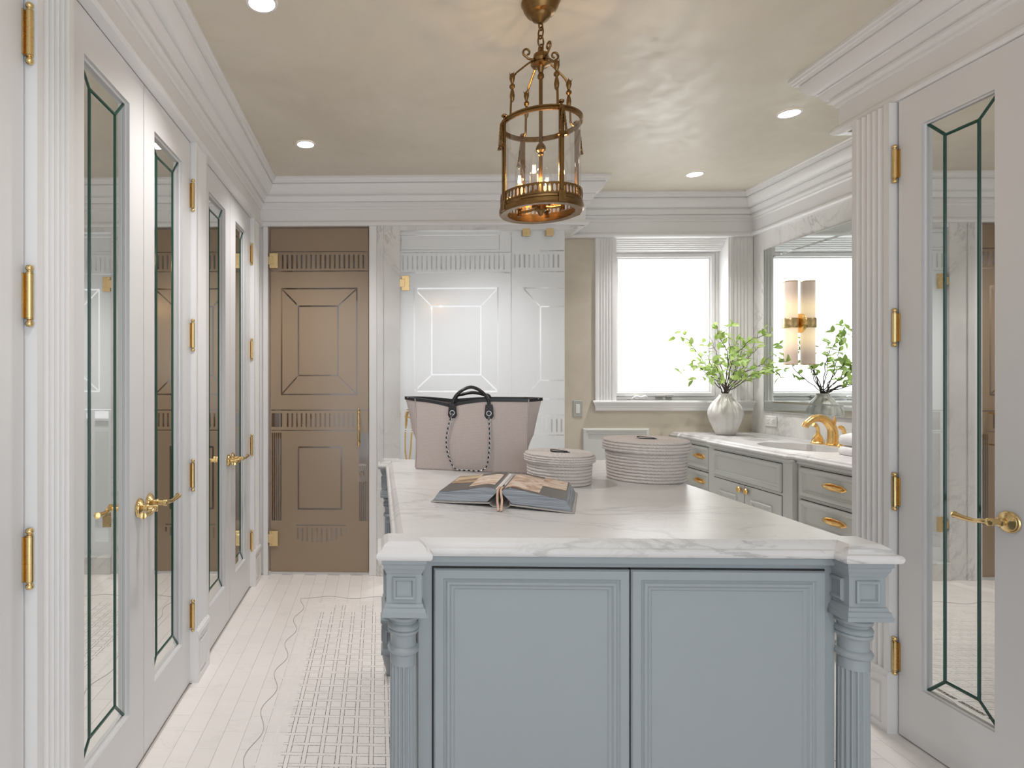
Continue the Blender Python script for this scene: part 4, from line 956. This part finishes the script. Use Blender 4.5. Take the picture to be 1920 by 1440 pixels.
for bi, pts in enumerate(B):
    p0 = (VX + random.uniform(-0.015, 0.015), VY - 0.006 + random.uniform(-0.01, 0.01), VZ + 0.15)
    neck = (VX + random.uniform(-0.018, 0.018), VY + random.uniform(-0.018, 0.014), VZ + 0.262)
    C = catmull([p0, neck] + list(pts[1:]), 7)
    for k in range(8, len(C) - 1): C[k] = C[k] + Vector([random.gauss(0, 0.003) for _ in range(3)])
    n = len(C)
    br = put(MB().tube(C, [0.0042 * (1 - 0.72 * k / (n - 1)) for k in range(n)], 6), 'branch', 'twig', spray, smooth=60)
    # side twigs
    ends = [(C, 12)]
    mb = MB(); has = False
    for s in range(3):
        k = random.randint(12, n - 4); d = (C[k + 1] - C[k - 1]).normalized()
        q = Vector([random.gauss(0, 1) for _ in range(3)]); q = (q - d * q.dot(d)).normalized()
        e = C[k] + (d * 0.75 + q * 0.75) * random.uniform(0.05, 0.10); mid = C[k] + (d * 0.2 + q * 0.65) * 0.045
        if e.x > XV - 0.1 or e.y > YW - 0.06: continue
        T = catmull([C[k], mid, e], 4); mb.tube(T, [0.0016 - 0.0009 * j / (len(T) - 1) for j in range(len(T))], 5); ends.append((T, 3)); has = True
    if has: put(mb, 'side_twig', 'twig', br, smooth=60)
    for T, st in ends:
        spots = [int(round(st + (len(T) - 1 - st) * q / 7)) for q in range(8)] if T is C else [len(T) // 2, len(T) - 1]
        for k in spots:
            p = T[k]; d = (T[min(k + 1, len(T) - 1)] - T[max(k - 1, 0)]).normalized()
            for c_ in range(2 if k == len(T) - 1 else random.choice((1, 1, 2)) if T is C else 1):
                q = Vector([random.gauss(0, 1), random.gauss(0, 1), random.gauss(0.3, 0.7)]); q = (q - d * q.dot(d)).normalized()
                ax = (d * random.uniform(0.3, 0.9) + q).normalized(); up = Vector((random.gauss(0, 0.6), random.gauss(-0.7, 0.5), 1)); yv = up.cross(ax).normalized(); zv = ax.cross(yv)
                m_ = Matrix((ax, yv, zv)).transposed().to_4x4(); sc_ = random.uniform(0.75, 1.12)
                if nl < 300: place(random.choice(leaves), 'leaf', br, Matrix.Translation(p) @ m_ @ Matrix.Scale(sc_, 4)); nl += 1

# ================================================================== TOTE BAG
m, nt, b = newmat('oat_canvas'); v = coord(nt); 
wv1 = N(nt, 'ShaderNodeTexWave', wave_type='BANDS', bands_direction='Z'); wv1.inputs['Scale'].default_value = 130; wv1.inputs['Distortion'].default_value = 2.0; nt.links.new(v, wv1.inputs[0])
wv2 = N(nt, 'ShaderNodeTexWave', wave_type='BANDS', bands_direction='X'); wv2.inputs['Scale'].default_value = 130; wv2.inputs['Distortion'].default_value = 2.0; nt.links.new(v, wv2.inputs[0])
wf = math_(nt, 'ADD', math_(nt, 'MULTIPLY', wv1.outputs[1], 0.5), math_(nt, 'MULTIPLY', wv2.outputs[1], 0.5))
wf2 = math_(nt, 'ADD', math_(nt, 'MULTIPLY', wf, 0.5), math_(nt, 'MULTIPLY', noise(nt, coord(nt, (30, 30, 180)), 3, 4), 0.5))
nt.links.new(mix(nt, rng(nt, wf2, 0.25, 0.75), (0.48, 0.405, 0.38), (0.60, 0.52, 0.49)), b.inputs['Base Color']); setp(b, Roughness=0.9); bump(nt, b, wf, 0.35, 0.002); M['canvas'] = m
TO = Vector((0.352, 2.262, 0.921)); TA = radians(-15.5)
def tt(u, v, n):   # u across the bag, v up, n toward the camera side
    return (TO.x + u * cos(TA) + n * sin(TA), TO.y + u * sin(TA) - n * cos(TA), TO.z + v)
tote = thing('tote_bag', 'large oat canvas tote with black trim and chain handles on the island', 'bag', TO)
def tote_front(u, t):   # n of the front panel at height fraction t
    return 0.055 * (1 - t) + 0.030 * t + 0.010 * sin(pi * min(1, t)) * (1 - (u / 0.21) ** 2)
def top_z(u, front): # drooping rim
    s = max(0, 1 - abs((u + 0.075) / 0.17)); return 0.272 - (0.024 if front else 0.010) * s * s - (0.004 if front else 0)
def hw(t): return 0.206 + 0.006 * t - 0.004 * sin(pi * t)
nu, nt_ = 20, 12
def panel_grid(front):
    vs = []; fs = []
    for j in range(nt_ + 1):
        t = j / nt_
        for i in range(nu + 1):
            u = (2 * i / nu - 1) * hw(t)
            n = tote_front(u, t); zz = 0.004 + (top_z(u, front) - 0.004) * t
            vs.append((u, zz, n if front else -n))
    for j in range(nt_):
        for i in range(nu): a = j * (nu + 1) + i; fs.append((a, a + 1, a + nu + 2, a + nu + 1))
    mb = MB(tt); mb.add(vs, fs); return mb
put(panel_grid(True), 'front_panel', 'canvas', tote, smooth=60); put(panel_grid(False), 'back_panel', 'canvas', tote, smooth=60)
for s in (-1, 1):
    vs = []; fs = []
    for j in range(nt_ + 1):
        t = j / nt_; w = hw(t)
        tip = 0.006 + 0.040 * t ** 1.2 - 0.012 * sin(2 * pi * t) * (t < 0.55); nf = tote_front(w, t)
        for k in range(7):
            q = k / 6 * 2 - 1
            vs.append((s * (w + tip * (1 - abs(q) ** 1.3)), 0.004 + (0.272 - 0.004) * t if abs(q) < 0.99 else 0.004 + (top_z(s * w, q > 0) - 0.004) * t, nf * q))
    for j in range(nt_):
        for k in range(6): a = j * 7 + k; fs.append((a, a + 1, a + 8, a + 7))
    mb = MB(tt); mb.add(vs, fs); put(mb, 'side_gusset', 'canvas', tote, smooth=60)
    mb = MB(tt).tube([(s * hw(t), 0.005 + (top_z(s * 0.21, True) - 0.004) * t, tote_front(hw(t), t) + 0.001) for t in [k / 12 for k in range(13)]], 0.0022, 6)
    put(mb, 'seam_piping', 'canvas', tote, smooth=60)
put(MB(tt).box(-0.205, 0.205, 0.0, 0.006, -0.054, 0.054), 'base', 'canvas', tote, smooth=0)
rim = []
for i in range(21): u = (2 * i / 20 - 1) * hw(1); rim.append((u, top_z(u, True), tote_front(u, 1)))
rim.append((hw(1) + 0.046, 0.272, 0.0))
for i in range(21): u = (1 - 2 * i / 20) * hw(1); rim.append((u, top_z(u, False), -tote_front(u, 1)))
rim.append((-hw(1) - 0.046, 0.272, 0.0))
mb = MB(tt); nr = len(rim)
mb.loft([[(p[0] * g_, p[1] + dz, p[2] * f) for p in rim] for dz, f, g_ in ((-0.009, 1.09, 1.010), (0.003, 1.09, 1.010), (0.003, 0.86, 0.985), (-0.009, 0.86, 0.985), (-0.009, 1.09, 1.010))], True, False, False)
put(mb, 'leather_rim', 'black_leather', tote, smooth=30)
for s, nm in ((1, 'front'), (-1, 'back')):
    u0, u1 = (-0.066, 0.070)
    pk = 0.052 if s > 0 else 0.022
    zb = top_z(0, s > 0)
    nf = s * 0.036
    P_ = catmull([(u0, 0.225, nf), (u0 + 0.004, zb + 0.005, nf), (u0 + 0.03, zb + 0.7 * pk, nf * 0.9), ((u0 + u1) / 2, zb + pk, nf * 0.8), (u1 - 0.03, zb + 0.7 * pk, nf * 0.9), (u1 - 0.004, zb + 0.005, nf), (u1, 0.225, nf)], 7)
    o_ = put(MB(tt).tube(P_, 0.0062, 8), 'handle', 'black_leather', tote, smooth=60)
    for u in (u0, u1):
        zc = 0.222
        def oct_(k, n): return [(u + 0.0165 * k * x, zc + 0.026 * k * y, n) for x, y in ((-1, -0.6), (-0.6, -1), (0.6, -1), (1, -0.6), (0.75, 1), (-0.75, 1))]
        nb = s * (tote_front(u, 0.8) + 0.001)
        put(MB(tt).loft([oct_(1, nb - s * 0.004), oct_(1, nb + s * 0.0045), oct_(0.85, nb + s * 0.006)]), 'leather_tab', 'black_leather', o_, smooth=20)
        ring = [(u + 0.0085 * cos(2 * pi * k / 16), zc - 0.006 + 0.0085 * sin(2 * pi * k / 16), nb + s * 0.007) for k in range(16)]
        put(MB(tt).tube(ring, 0.0016, 6, closed=True), 'grommet', 'silver', o_)
# chain strap: hangs from both front grommets and lies along the foot of the bag
def nfr(u, z): return tote_front(u, z / 0.272) + 0.006
C = [(-0.066, 0.212), (-0.078, 0.17), (-0.086, 0.12), (-0.082, 0.07), (-0.066, 0.025), (-0.045, 0.007), (0.0, 0.0055), (0.040, 0.0055), (0.062, 0.02), (0.070, 0.06), (0.074, 0.12), (0.072, 0.17), (0.070, 0.212)]
C = catmull([(u, z, nfr(u, z) + (0.010 if z < 0.01 else 0)) for u, z in C], 8)
# resample to even steps
Q = [C[0]]; acc = 0; step = 0.0088
for a, b_ in zip(C, C[1:]):
    L = (b_ - a).length; p = step - acc
    while p <= L: Q.append(a + (b_ - a) * p / L); p += step
    acc = (acc + L) % step
ch = MB(tt); le = MB(tt)
for k in range(len(Q) - 1):
    a, b_ = Q[k], Q[k + 1]; d = (b_ - a).normalized(); sd = Vector((0, 0, 1)) if k % 2 else d.cross(Vector((0, 0, 1))).normalized(); c_ = (a + b_) / 2
    ch.tube([c_ + d * 0.0058 * cos(2 * pi * i / 8) + sd * 0.0034 * sin(2 * pi * i / 8) for i in range(8)], 0.0010, 5, closed=True)
    if k % 2 == 0: le.tube([a - d * 0.0008, c_ + Vector((0, 0, 0.0012)), b_ + d * 0.0008], [0.0022, 0.0034, 0.0022], 6)
o_ = put(ch, 'chain_strap', 'silver', tote, smooth=60); put(le, 'woven_leather', 'black_leather', o_, smooth=60)

# ================================================================== ROPE BASKETS
m, nt, b = newmat('cotton_rope'); v = coord(nt)
wv = N(nt, 'ShaderNodeTexWave', wave_type='BANDS', bands_direction='DIAGONAL'); wv.inputs['Scale'].default_value = 70; wv.inputs['Distortion'].default_value = 1.5; nt.links.new(v, wv.inputs[0])
nt.links.new(mix(nt, wv.outputs[1], (0.64, 0.585, 0.555), (0.74, 0.69, 0.66)), b.inputs['Base Color']); setp(b, Roughness=0.92); bump(nt, b, wv.outputs[1], 0.4, 0.003); M['rope'] = m
def basket(name, label, c, r0, r1, rl, h, lidh, nr):
    z = 0.9205
    t = thing(name, label, 'basket', (c[0], c[1], z))
    hb = h - lidh * 0.55; rr = hb / nr; n = 56
    prof = [(0.002, rr * 0.4), (r0 - rr, 0.0)]
    for k in range(nr):
        zc = (k + 0.5) * rr; rc = r0 + (r1 - r0) * (k / nr) - rr * 0.5
        for j in range(-2, 3):
            a = j * radians(38); prof.append((rc + rr * 0.62 * cos(a) - rr * 0.1, zc + rr * 0.5 * sin(a) / sin(radians(76))))
    prof += [(r1 - rr, hb), (0.002, hb)]
    put(MB().lathe(prof, n, (c[0], c[1], z)), 'coiled_body', 'rope', t, smooth=28)
    nl_ = 4; rl_r = lidh / nl_; prof = [(r1 + 0.001, h - lidh)]
    for k in range(nl_):
        zc = h - lidh + (k + 0.5) * rl_r; rc = rl - rl_r * 0.5 - (0.004 if k == nl_ - 1 else 0)
        for j in range(-2, 3):
            a = j * radians(38); prof.append((rc + rl_r * 0.6 * cos(a), zc + rl_r * 0.5 * sin(a) / sin(radians(76))))
    rc = rl - rl_r * 0.9
    while rc > 0.012:
        prof += [(rc, h - 0.0006), (rc - rl_r * 0.25, h + 0.0008), (rc - rl_r * 0.5, h + 0.0014), (rc - rl_r * 0.75, h + 0.0008), (rc - rl_r, h - 0.0006)]; rc -= rl_r
    prof.append((0.001, h))
    put(MB().lathe(prof, n, (c[0], c[1], z)), 'lid', 'rope', t, smooth=28)
    # folded leather tab lying on the lid
    L = 0.062; P_ = catmull([(0.0, 0, 0.002), (0.018, 0, 0.010), (0.010, 0, 0.014), (-0.01, 0, 0.009), (-0.034, 0, 0.004)], 4)
    mb = MB(); a = radians(-14); ca, sa = cos(a), sin(a); w = 0.010
    Rg = []
    for p in catmull([(-0.034, 0, 0.0016), (-0.010, 0, 0.0016), (0.018, 0, 0.0030), (0.027, 0, 0.0055), (0.020, 0, 0.0085), (-0.006, 0, 0.0062), (-0.028, 0, 0.0040)], 4):
        Rg.append([(c[0] - 0.006 - p.x * ca - y * sa, c[1] - 0.016 - p.x * sa + y * ca, z + h + p.z + dz) for y, dz in ((-w, 0.0), (w, 0.0), (w, 0.0016), (-w, 0.0016))])
    mb.loft(Rg); put(mb, 'leather_tab', 'tab_leather', t, smooth=40, label='folded dark leather tab')
    return t
basket('rope_basket', 'smaller lidded rope basket beside the tote bag', (0.600, 1.985), 0.102, 0.107, 0.1135, 0.100, 0.028, 8)
basket('rope_basket', 'larger lidded rope basket at the far end of the island', (0.922, 2.068), 0.126, 0.132, 0.1395, 0.137, 0.038, 11)

# ================================================================== BOOK
m, nt, b = newmat('page_edges'); v = coord(nt, (1, 1, 1)); n_ = noise(nt, coord(nt, (6, 6, 700)), 1.0, 3)
nt.links.new(mix(nt, rng(nt, n_, 0.3, 0.7), (0.13, 0.155, 0.19), (0.50, 0.53, 0.57)), b.inputs['Base Color']); setp(b, Roughness=0.7); M['pages'] = m
M['page_dark'] = plain('dark_grey_page', (0.10, 0.09, 0.085), 0.35)
M['cover'] = plain('grey_linen_cover', (0.44, 0.41, 0.38), 0.75)
def photo_mat(name, seed, cols):
    m, nt, b = newmat(name); v = coord(nt); mp = N(nt, 'ShaderNodeVectorMath', operation='ADD'); mp.inputs[1].default_value = (seed, seed * 0.7, 0); nt.links.new(v, mp.inputs[0])
    n1 = noise(nt, mp.outputs[0], 14, 3, 1.2); n2 = noise(nt, mp.outputs[0], 34, 4, 1.5)
    f = math_(nt, 'ADD', math_(nt, 'MULTIPLY', n1, 0.7), math_(nt, 'MULTIPLY', n2, 0.3))
    r = N(nt, 'ShaderNodeValToRGB'); nt.links.new(f, r.inputs[0]); el = r.color_ramp.elements
    el[0].position = 0.36; el[0].color = (*cols[0], 1); el[1].position = 0.66; el[1].color = (*cols[3], 1)
    for p_, c_ in ((0.45, cols[1]), (0.55, cols[2])): e = el.new(p_); e.color = (*c_, 1)
    nt.links.new(r.outputs[0], b.inputs['Base Color']); setp(b, Roughness=0.3); return m
pc = [(0.10, 0.045, 0.025), (0.42, 0.24, 0.13), (0.66, 0.50, 0.37), (0.78, 0.70, 0.62)]
M['photo1'] = photo_mat('warm_print', 1.3, pc); M['photo2'] = photo_mat('pale_print', 4.1, [(0.32, 0.17, 0.10), (0.58, 0.40, 0.28), (0.76, 0.63, 0.52), (0.82, 0.76, 0.70)]); M['photo3'] = photo_mat('golden_print', 7.7, [(0.10, 0.06, 0.03), (0.38, 0.25, 0.12), (0.62, 0.48, 0.28), (0.74, 0.62, 0.42)])
bk0 = Vector((0.144, 1.647)); bu = Vector((0.351, -0.136)).normalized(); bv = Vector((0.10, 0.278)).normalized()
BW, BH = 0.376, 0.292
def bt(u, v, n): p = bk0 + bu * u + bv * v; return (p.x, p.y, 0.9205 + n)
book = thing('open_book', 'thick open photo book lying on the island in front of the baskets', 'book', bt(BW / 2, BH / 2, 0))
sp0, sp1 = BW * 0.465, BW * 0.545
for u0, u1, za, zb in ((0.0, sp0 - 0.012, 0.0, 0.008), (sp1 + 0.010, BW, 0.008, 0.0)):
    R = [[(u, v, z), (u, v, z + 0.0035)] for u, z in ((u0, za), (u1, zb)) for v in (0, BH)]
    mb = MB(bt); mb.add([(u0, 0, za), (u1, 0, zb), (u1, BH, zb), (u0, BH, za), (u0, 0, za + 0.0035), (u1, 0, zb + 0.0035), (u1, BH, zb + 0.0035), (u0, BH, za + 0.0035)],
                        [(0, 3, 2, 1), (4, 5, 6, 7), (0, 1, 5, 4), (1, 2, 6, 5), (2, 3, 7, 6), (3, 0, 4, 7)])
    put(mb, 'cover_board', 'cover', book, smooth=0)
P_ = catmull([(sp0 - 0.014, 0, 0.0085), (sp0 - 0.004, 0, 0.0015), ((sp0 + sp1) / 2, 0, 0.0012), (sp1 + 0.004, 0, 0.0015), (sp1 + 0.012, 0, 0.0085)], 5)
mb = MB(bt); mb.loft([[(p.x, v, p.z + d) for p, d in [(p, 0) for p in P_] + [(p, 0.002) for p in P_[::-1]]] for v in (0, BH)]); put(mb, 'spine', 'cover', book, smooth=40)
gm = (sp0 + sp1) / 2 - 0.002
def top_left(t):    # t 0 outer edge .. 1 gutter : (u, z)
    u = 0.022 + (gm - 0.003 - 0.022) * t; return u, 0.030 + 0.030 * t ** 1.3 * (1 - max(0, (t - 0.72) / 0.28) ** 2 * 0.55)
def top_right(t):   # t 0 gutter .. 1 outer
    u = gm + 0.003 + (BW - 0.022 - gm - 0.003) * t; s = 1 - t; return u, 0.032 + 0.026 * s ** 1.1 * (1 - max(0, (s - 0.78) / 0.22) ** 2 * 0.62)
nk = 14
L = [top_left(k / nk) for k in range(nk + 1)]; Rr = [top_right(k / nk) for k in range(nk + 1)]
v0, v1 = 0.006, BH - 0.006
def block(sec_top, sec_bot, name):
    prof = [(u, z) for u, z in sec_bot] + [(u, z) for u, z in sec_top[::-1]]
    mb = MB(bt); mb.loft([[(u, v0, z) for u, z in prof], [(u, v1, z) for u, z in prof]]); put(mb, name, 'pages', book, smooth=30)
block(L, [(0.004, 0.0042), (sp0 - 0.02, 0.0125)], 'page_block'); block(Rr, [(sp1 + 0.016, 0.0125), (BW - 0.004, 0.0042)], 'page_block')
def print_quad(fn, ta, tb, va, vb, mat, name, dz, parent):
    vs = []; fs = []; m_ = 10
    for k in range(m_ + 1):
        u, z = fn(ta + (tb - ta) * k / m_)
        vs += [(u, va, z + dz), (u, vb, z + dz)]
    for k in range(m_): a = 2 * k; fs.append((a, a + 2, a + 3, a + 1))
    mb = MB(bt); mb.add(vs, fs); return put(mb, name, mat, parent, smooth=60, recalc=False)
pL = print_quad(top_left, 0, 1, v0, v1, 'page_dark', 'open_page', 0.0006, book); pR = print_quad(top_right, 0, 1, v0, v1, 'page_dark', 'open_page', 0.0006, book)
print_quad(top_left, 0.02, 0.47, v0 + 0.13, v1 - 0.004, 'photo3', 'printed_photo', 0.0011, pL)
print_quad(top_left, 0.46, 0.90, v0 + 0.045, v1 - 0.05, 'photo2', 'printed_photo', 0.0012, pL)
print_quad(top_left, 0.955, 1.0, v0, v1, 'paper', 'page_margin', 0.0012, pL)
print_quad(top_right, 0.05, 0.60, v0 + 0.02, v1 - 0.03, 'photo2', 'printed_photo', 0.0011, pR)
print_quad(top_right, 0.58, 0.985, v0 + 0.13, v1 - 0.004, 'photo1', 'printed_photo', 0.0012, pR)
M['ribbon'] = plain('peach_ribbon', (0.60, 0.40, 0.29), 0.55)
for du in (-0.004, 0.004):
    P_ = catmull([(gm + du, 0.05, 0.048), (gm + du, 0.004, 0.046), (gm + du * 1.5 + 0.003, -0.012, 0.022), (gm + du + 0.006, -0.03, 0.0025), (gm + du + 0.008, -0.048, 0.0015)], 5)
    mb = MB(bt); mb.loft([[(p.x - 0.0028, p.y, p.z), (p.x + 0.0028, p.y, p.z), (p.x + 0.0028, p.y, p.z + 0.0008), (p.x - 0.0028, p.y, p.z + 0.0008)] for p in P_]); put(mb, 'ribbon_marker', 'ribbon', book, smooth=40)

# ================================================================== LANTERN
LX, LY = 0.545, 2.005; RR = 0.131
def lt(u, v, n): return (LX + u, LY + v, n)
lan = thing('lantern', 'round antique brass lantern of four candle bulbs hanging over the island', 'lantern', (LX, LY, 1.83))
put(MB(lt).lathe([(0.064, H), (0.064, H - 0.006), (0.060, H - 0.012), (0.056, H - 0.026), (0.046, H - 0.042), (0.034, H - 0.047), (0.033, H - 0.053), (0.026, H - 0.062), (0.012, H - 0.070), (0.008, H - 0.075), (0.0005, H - 0.078)], 36), 'canopy', 'antique', lan)
zc = H - 0.072; links = []
for k, (ln, ww) in enumerate(((0.030, 0.008), (0.038, 0.011), (0.040, 0.012), (0.036, 0.010))):
    cz = zc - ln / 2 + 0.004; mb = MB(lt)
    a = 0.5 + (pi / 2) * (k % 2)
    pts = []
    for i in range(18):
        th = 2 * pi * i / 18; pts.append((ww * cos(th) * cos(a), ww * cos(th) * sin(a), cz + (ln / 2) * sin(th)))
    put(mb.tube(pts, 0.0030, 8, closed=True), 'chain_link', 'antique', lan); zc -= ln - 0.010
HZ0 = 2.345
put(MB(lt).lathe([(0.0005, HZ0 + 0.036), (0.007, HZ0 + 0.032), (0.009, HZ0 + 0.022), (0.014, HZ0 + 0.018), (0.024, HZ0 + 0.012), (0.027, HZ0 - 0.004), (0.022, HZ0 - 0.012), (0.030, HZ0 - 0.020), (0.030, HZ0 - 0.025), (0.012, HZ0 - 0.030), (0.007, HZ0 - 0.05), (0.011, HZ0 - 0.058), (0.011, HZ0 - 0.066), (0.006, HZ0 - 0.072)], 28), 'hub', 'antique', lan)
ZT, ZBm = 2.122, 1.838
put(MB(lt).lathe([(0.0062, HZ0 - 0.06), (0.0062, 2.06), (0.010, 2.055), (0.014, 2.048), (0.017, 2.040), (0.016, 2.032), (0.009, 2.026), (0.0105, 2.018), (0.0062, 2.014), (0.0055, 1.90), (0.0075, 1.885), (0.0055, 1.87), (0.0055, 1.842)], 16), 'stem', 'antique', lan)
def ringprof(z, h, r): return [(r - 0.006, z - h), (r, z - h), (r + 0.004, z - h * 0.6), (r + 0.004, z - h * 0.2), (r + 0.001, z), (r + 0.004, z + h * 0.3), (r + 0.004, z + h * 0.7), (r, z + h), (r - 0.006, z + h), (r - 0.006, z - h)]
put(MB(lt).lathe(ringprof(ZT, 0.0085, RR), 64, caps=False), 'top_ring', 'antique', lan, smooth=30)
put(MB(lt).lathe([(RR - 0.022, 1.822), (RR + 0.001, 1.820), (RR + 0.006, 1.826), (RR + 0.006, 1.838), (RR + 0.002, 1.842), (RR + 0.003, 1.848), (RR - 0.004, 1.852), (RR - 0.006, 1.850), (RR - 0.006, 1.828), (RR - 0.022, 1.826), (RR - 0.022, 1.822)], 64, caps=False), 'bottom_ring', 'antique', lan, smooth=30)
# pierced gallery
gl = MB(lt); zg0, zg1 = 1.850, 1.886
for z0_, z1_ in ((zg0, zg0 + 0.005), (zg1 - 0.006, zg1)): gl.lathe([(RR - 0.001, z0_), (RR + 0.002, z0_), (RR + 0.002, z1_), (RR - 0.001, z1_), (RR - 0.001, z0_)], 64, caps=False)
for k in range(56):
    a = 2 * pi * k / 56; da = 0.020
    gl.loft([[((RR + d) * cos(a + s * da * w_), (RR + d) * sin(a + s * da * w_), z) for s, d in ((-1, -0.001), (1, -0.001), (1, 0.002), (-1, 0.002))] for z, w_ in ((zg0 + 0.004, 2.2), (zg0 + 0.010, 1.0), (zg1 - 0.012, 1.0), (zg1 - 0.005, 2.2))], True, False, False)
put(gl, 'pierced_gallery', 'antique', lan, smooth=0)
put(MB(lt).lathe([(RR - 0.004, 1.842), (RR - 0.004, ZT + 0.0)], 64, caps=False), 'glass_cylinder', 'clear', lan, smooth=60)
BA = [atan2(-0.973, 0.222) + k * pi / 2 for k in range(4)]
for a in BA:
    ca, sa = cos(a), sin(a); f = lambda u, v, n, ca=ca, sa=sa: lt(v * ca - u * sa, v * sa + u * ca, n)   # u tangential, v radial
    o_ = put(MB(f).box(-0.0085, 0.0085, RR - 0.002, RR + 0.005, 1.83, ZT + 0.006).box(-0.005, 0.005, RR + 0.005, RR + 0.008, 1.86, ZT - 0.004).box(-0.012, 0.012, RR - 0.002, RR + 0.009, 1.822, 1.848), 'frame_bar', 'antique', lan, smooth=0, bevel=0.0015)
    put(MB(f).lathe([(0.004, 0), (0.004, 0.005), (0.009, 0.008), (0.010, 0.012), (0.006, 0.016), (0.0005, 0.018)], 12, (0, RR + 0.001, ZT + 0.006)), 'finial', 'antique', o_)
    # corded tassels
    mb = MB(f)
    for s, zt in ((-1, 1.0), (1, 1.0)):
        zz = ZT - 0.008; P_ = [(s * 0.002, RR + 0.011, zz), (s * 0.006, RR + 0.013, zz - 0.035), (s * 0.010, RR + 0.013, zz - 0.068)]
        P_ = catmull(P_, 6)
        mb.tube(P_, [0.0030 + 0.0010 * (i % 2) for i in range(len(P_))], 7)
        mb.lathe([(0.003, 0), (0.0045, -0.004), (0.0035, -0.007), (0.0065, -0.016), (0.0075, -0.020), (0.001, -0.021)], 10, (s * 0.0105, RR + 0.013, zz - 0.066))
    put(mb, 'tassel', 'antique', o_)
    # curved arm with scroll, leaf bulbs and foot
    arm = [(0.020, 2.337), (0.040, 2.326), (0.070, 2.302), (0.092, 2.282), (0.101, 2.262), (0.104, 2.235), (0.107, 2.20), (0.109, 2.165), (0.110, 2.14), (0.116, 2.132), (0.122, 2.128)]
    P_ = catmull([(0, r, z) for r, z in arm], 4); n = len(P_)
    mb = MB(f).tube(P_, 0.0042, 8, flat=0.8)
    sc_ = [(0.026 + 0.02 * 0, 2.333)]
    spi = []
    for k in range(22):
        t = k / 21; th = -0.5 + t * 5.2; rr = 0.015 * (1 - 0.62 * t); spi.append((0, 0.050 + rr * cos(th), 2.358 + rr * sin(th)))
    mb.tube([(0, 0.026, 2.336), (0, 0.046, 2.338)] + spi, [0.0038] * 10 + [0.0034] * 14, 8)
    ao = put(mb, 'scroll_arm', 'antique', lan)
    mb = MB(f).lathe([(0.004, 0.0), (0.0085, -0.006), (0.0095, -0.016), (0.006, -0.028), (0.004, -0.033), (0.0095, -0.040), (0.0095, -0.046), (0.004, -0.052), (0.006, -0.060), (0.0085, -0.074), (0.0065, -0.088), (0.0035, -0.094)], 14, (0, 0.1035, 2.282))
    for k in range(5):
        th = 2 * pi * k / 5; mb.add([(0.008 * cos(th + d) * q, 0.1035 + 0.008 * sin(th + d) * q, z) for d, q, z in ((-0.4, 1, 2.272), (0.4, 1, 2.272), (0, 1.7, 2.284))], [(0, 1, 2), (0, 2, 1)])
    put(mb, 'leaf_knop', 'antique', ao, smooth=40)
# candles
M['candle'] = plain('candle_sleeve', (0.78, 0.66, 0.56), 0.5)
M['filament'] = emit('filament', (1.0, 0.60, 0.25), 14.0)
CA = [atan2(-0.85, -0.53) + k * pi / 2 for k in range(4)]
put(MB(lt).lathe([(0.0005, 1.812), (0.006, 1.815), (0.009, 1.822), (0.012, 1.828), (0.020, 1.832), (0.020, 1.852), (0.012, 1.858)], 20), 'candle_hub', 'antique', lan)
for a in CA:
    ca, sa = cos(a), sin(a); cr_ = 0.073; x, y = cr_ * ca, cr_ * sa
    P_ = catmull([(0.012 * ca, 0.012 * sa, 1.842), (0.04 * ca, 0.04 * sa, 1.836), (x, y, 1.838), (x, y, 1.856)], 5)
    mb = MB(lt).tube(P_, 0.0045, 8).lathe([(0.004, 1.842), (0.010, 1.846), (0.010, 1.850), (0.006, 1.856), (0.010, 1.866), (0.014, 1.874), (0.014, 1.878), (0.011, 1.879)], 16, (x, y, 0)).lathe([(0.0005, 1.820), (0.007, 1.822), (0.007, 1.84), (0.004, 1.844)], 10, (x, y, 0))
    o_ = put(mb, 'candle_arm', 'antique', lan)
    put(MB(lt).lathe([(0.0125, 1.877), (0.013, 1.88), (0.013, 1.928), (0.012, 1.932), (0.007, 1.933)], 18, (x, y, 0)), 'candle_sleeve', 'candle', o_)
    bo = put(MB(lt).lathe([(0.008, 1.932), (0.0115, 1.938), (0.0150, 1.952), (0.0150, 1.964), (0.0115, 1.982), (0.006, 1.998), (0.002, 2.008), (0.0005, 2.012)], 16, (x, y, 0)), 'bulb', 'clear', o_, smooth=60)
    mb = MB(lt).tube([(x - 0.004, y, 1.944), (x - 0.003, y, 1.962), (x, y + 0.003, 1.952), (x + 0.003, y, 1.962), (x + 0.004, y, 1.944)], 0.0013, 6)
    put(mb, 'filament', 'filament', lan, smooth=60)
    l = bpy.data.lights.new('candle_lamp', 'POINT'); l.energy = 0.9; l.color = (1.0, 0.62, 0.30); l.shadow_soft_size = 0.008
    lo = bpy.data.objects.new('candle_lamp', l); COL.objects.link(lo); lo.location = (LX + x, LY + y, 1.955)

# ================================================================== DOWNLIGHTS
DL = ['recessed downlight nearest the camera, above the first mirrored doors', 'recessed downlight above the far left mirrored doors', 'recessed downlight by the crown corner of the right closet', 'recessed downlight near the frosted window']
for k, (x, y) in enumerate(DOWNLIGHTS):
    t = thing('recessed_downlight', DL[k], 'downlight', (x, y, H), 'recessed downlights in the ceiling')
    put(MB().lathe([(0.052, H - 0.001), (0.052, H - 0.004), (0.047, H - 0.005), (0.040, H - 0.003), (0.034, H - 0.0015)], 32, (x, y, 0), caps=False), 'trim_ring', 'white_trim', t)
    put(MB().lathe([(0.046, H - 0.0042), (0.0005, H - 0.0045)], 32, (x, y, 0)), 'lens', 'lamp_lens', t)
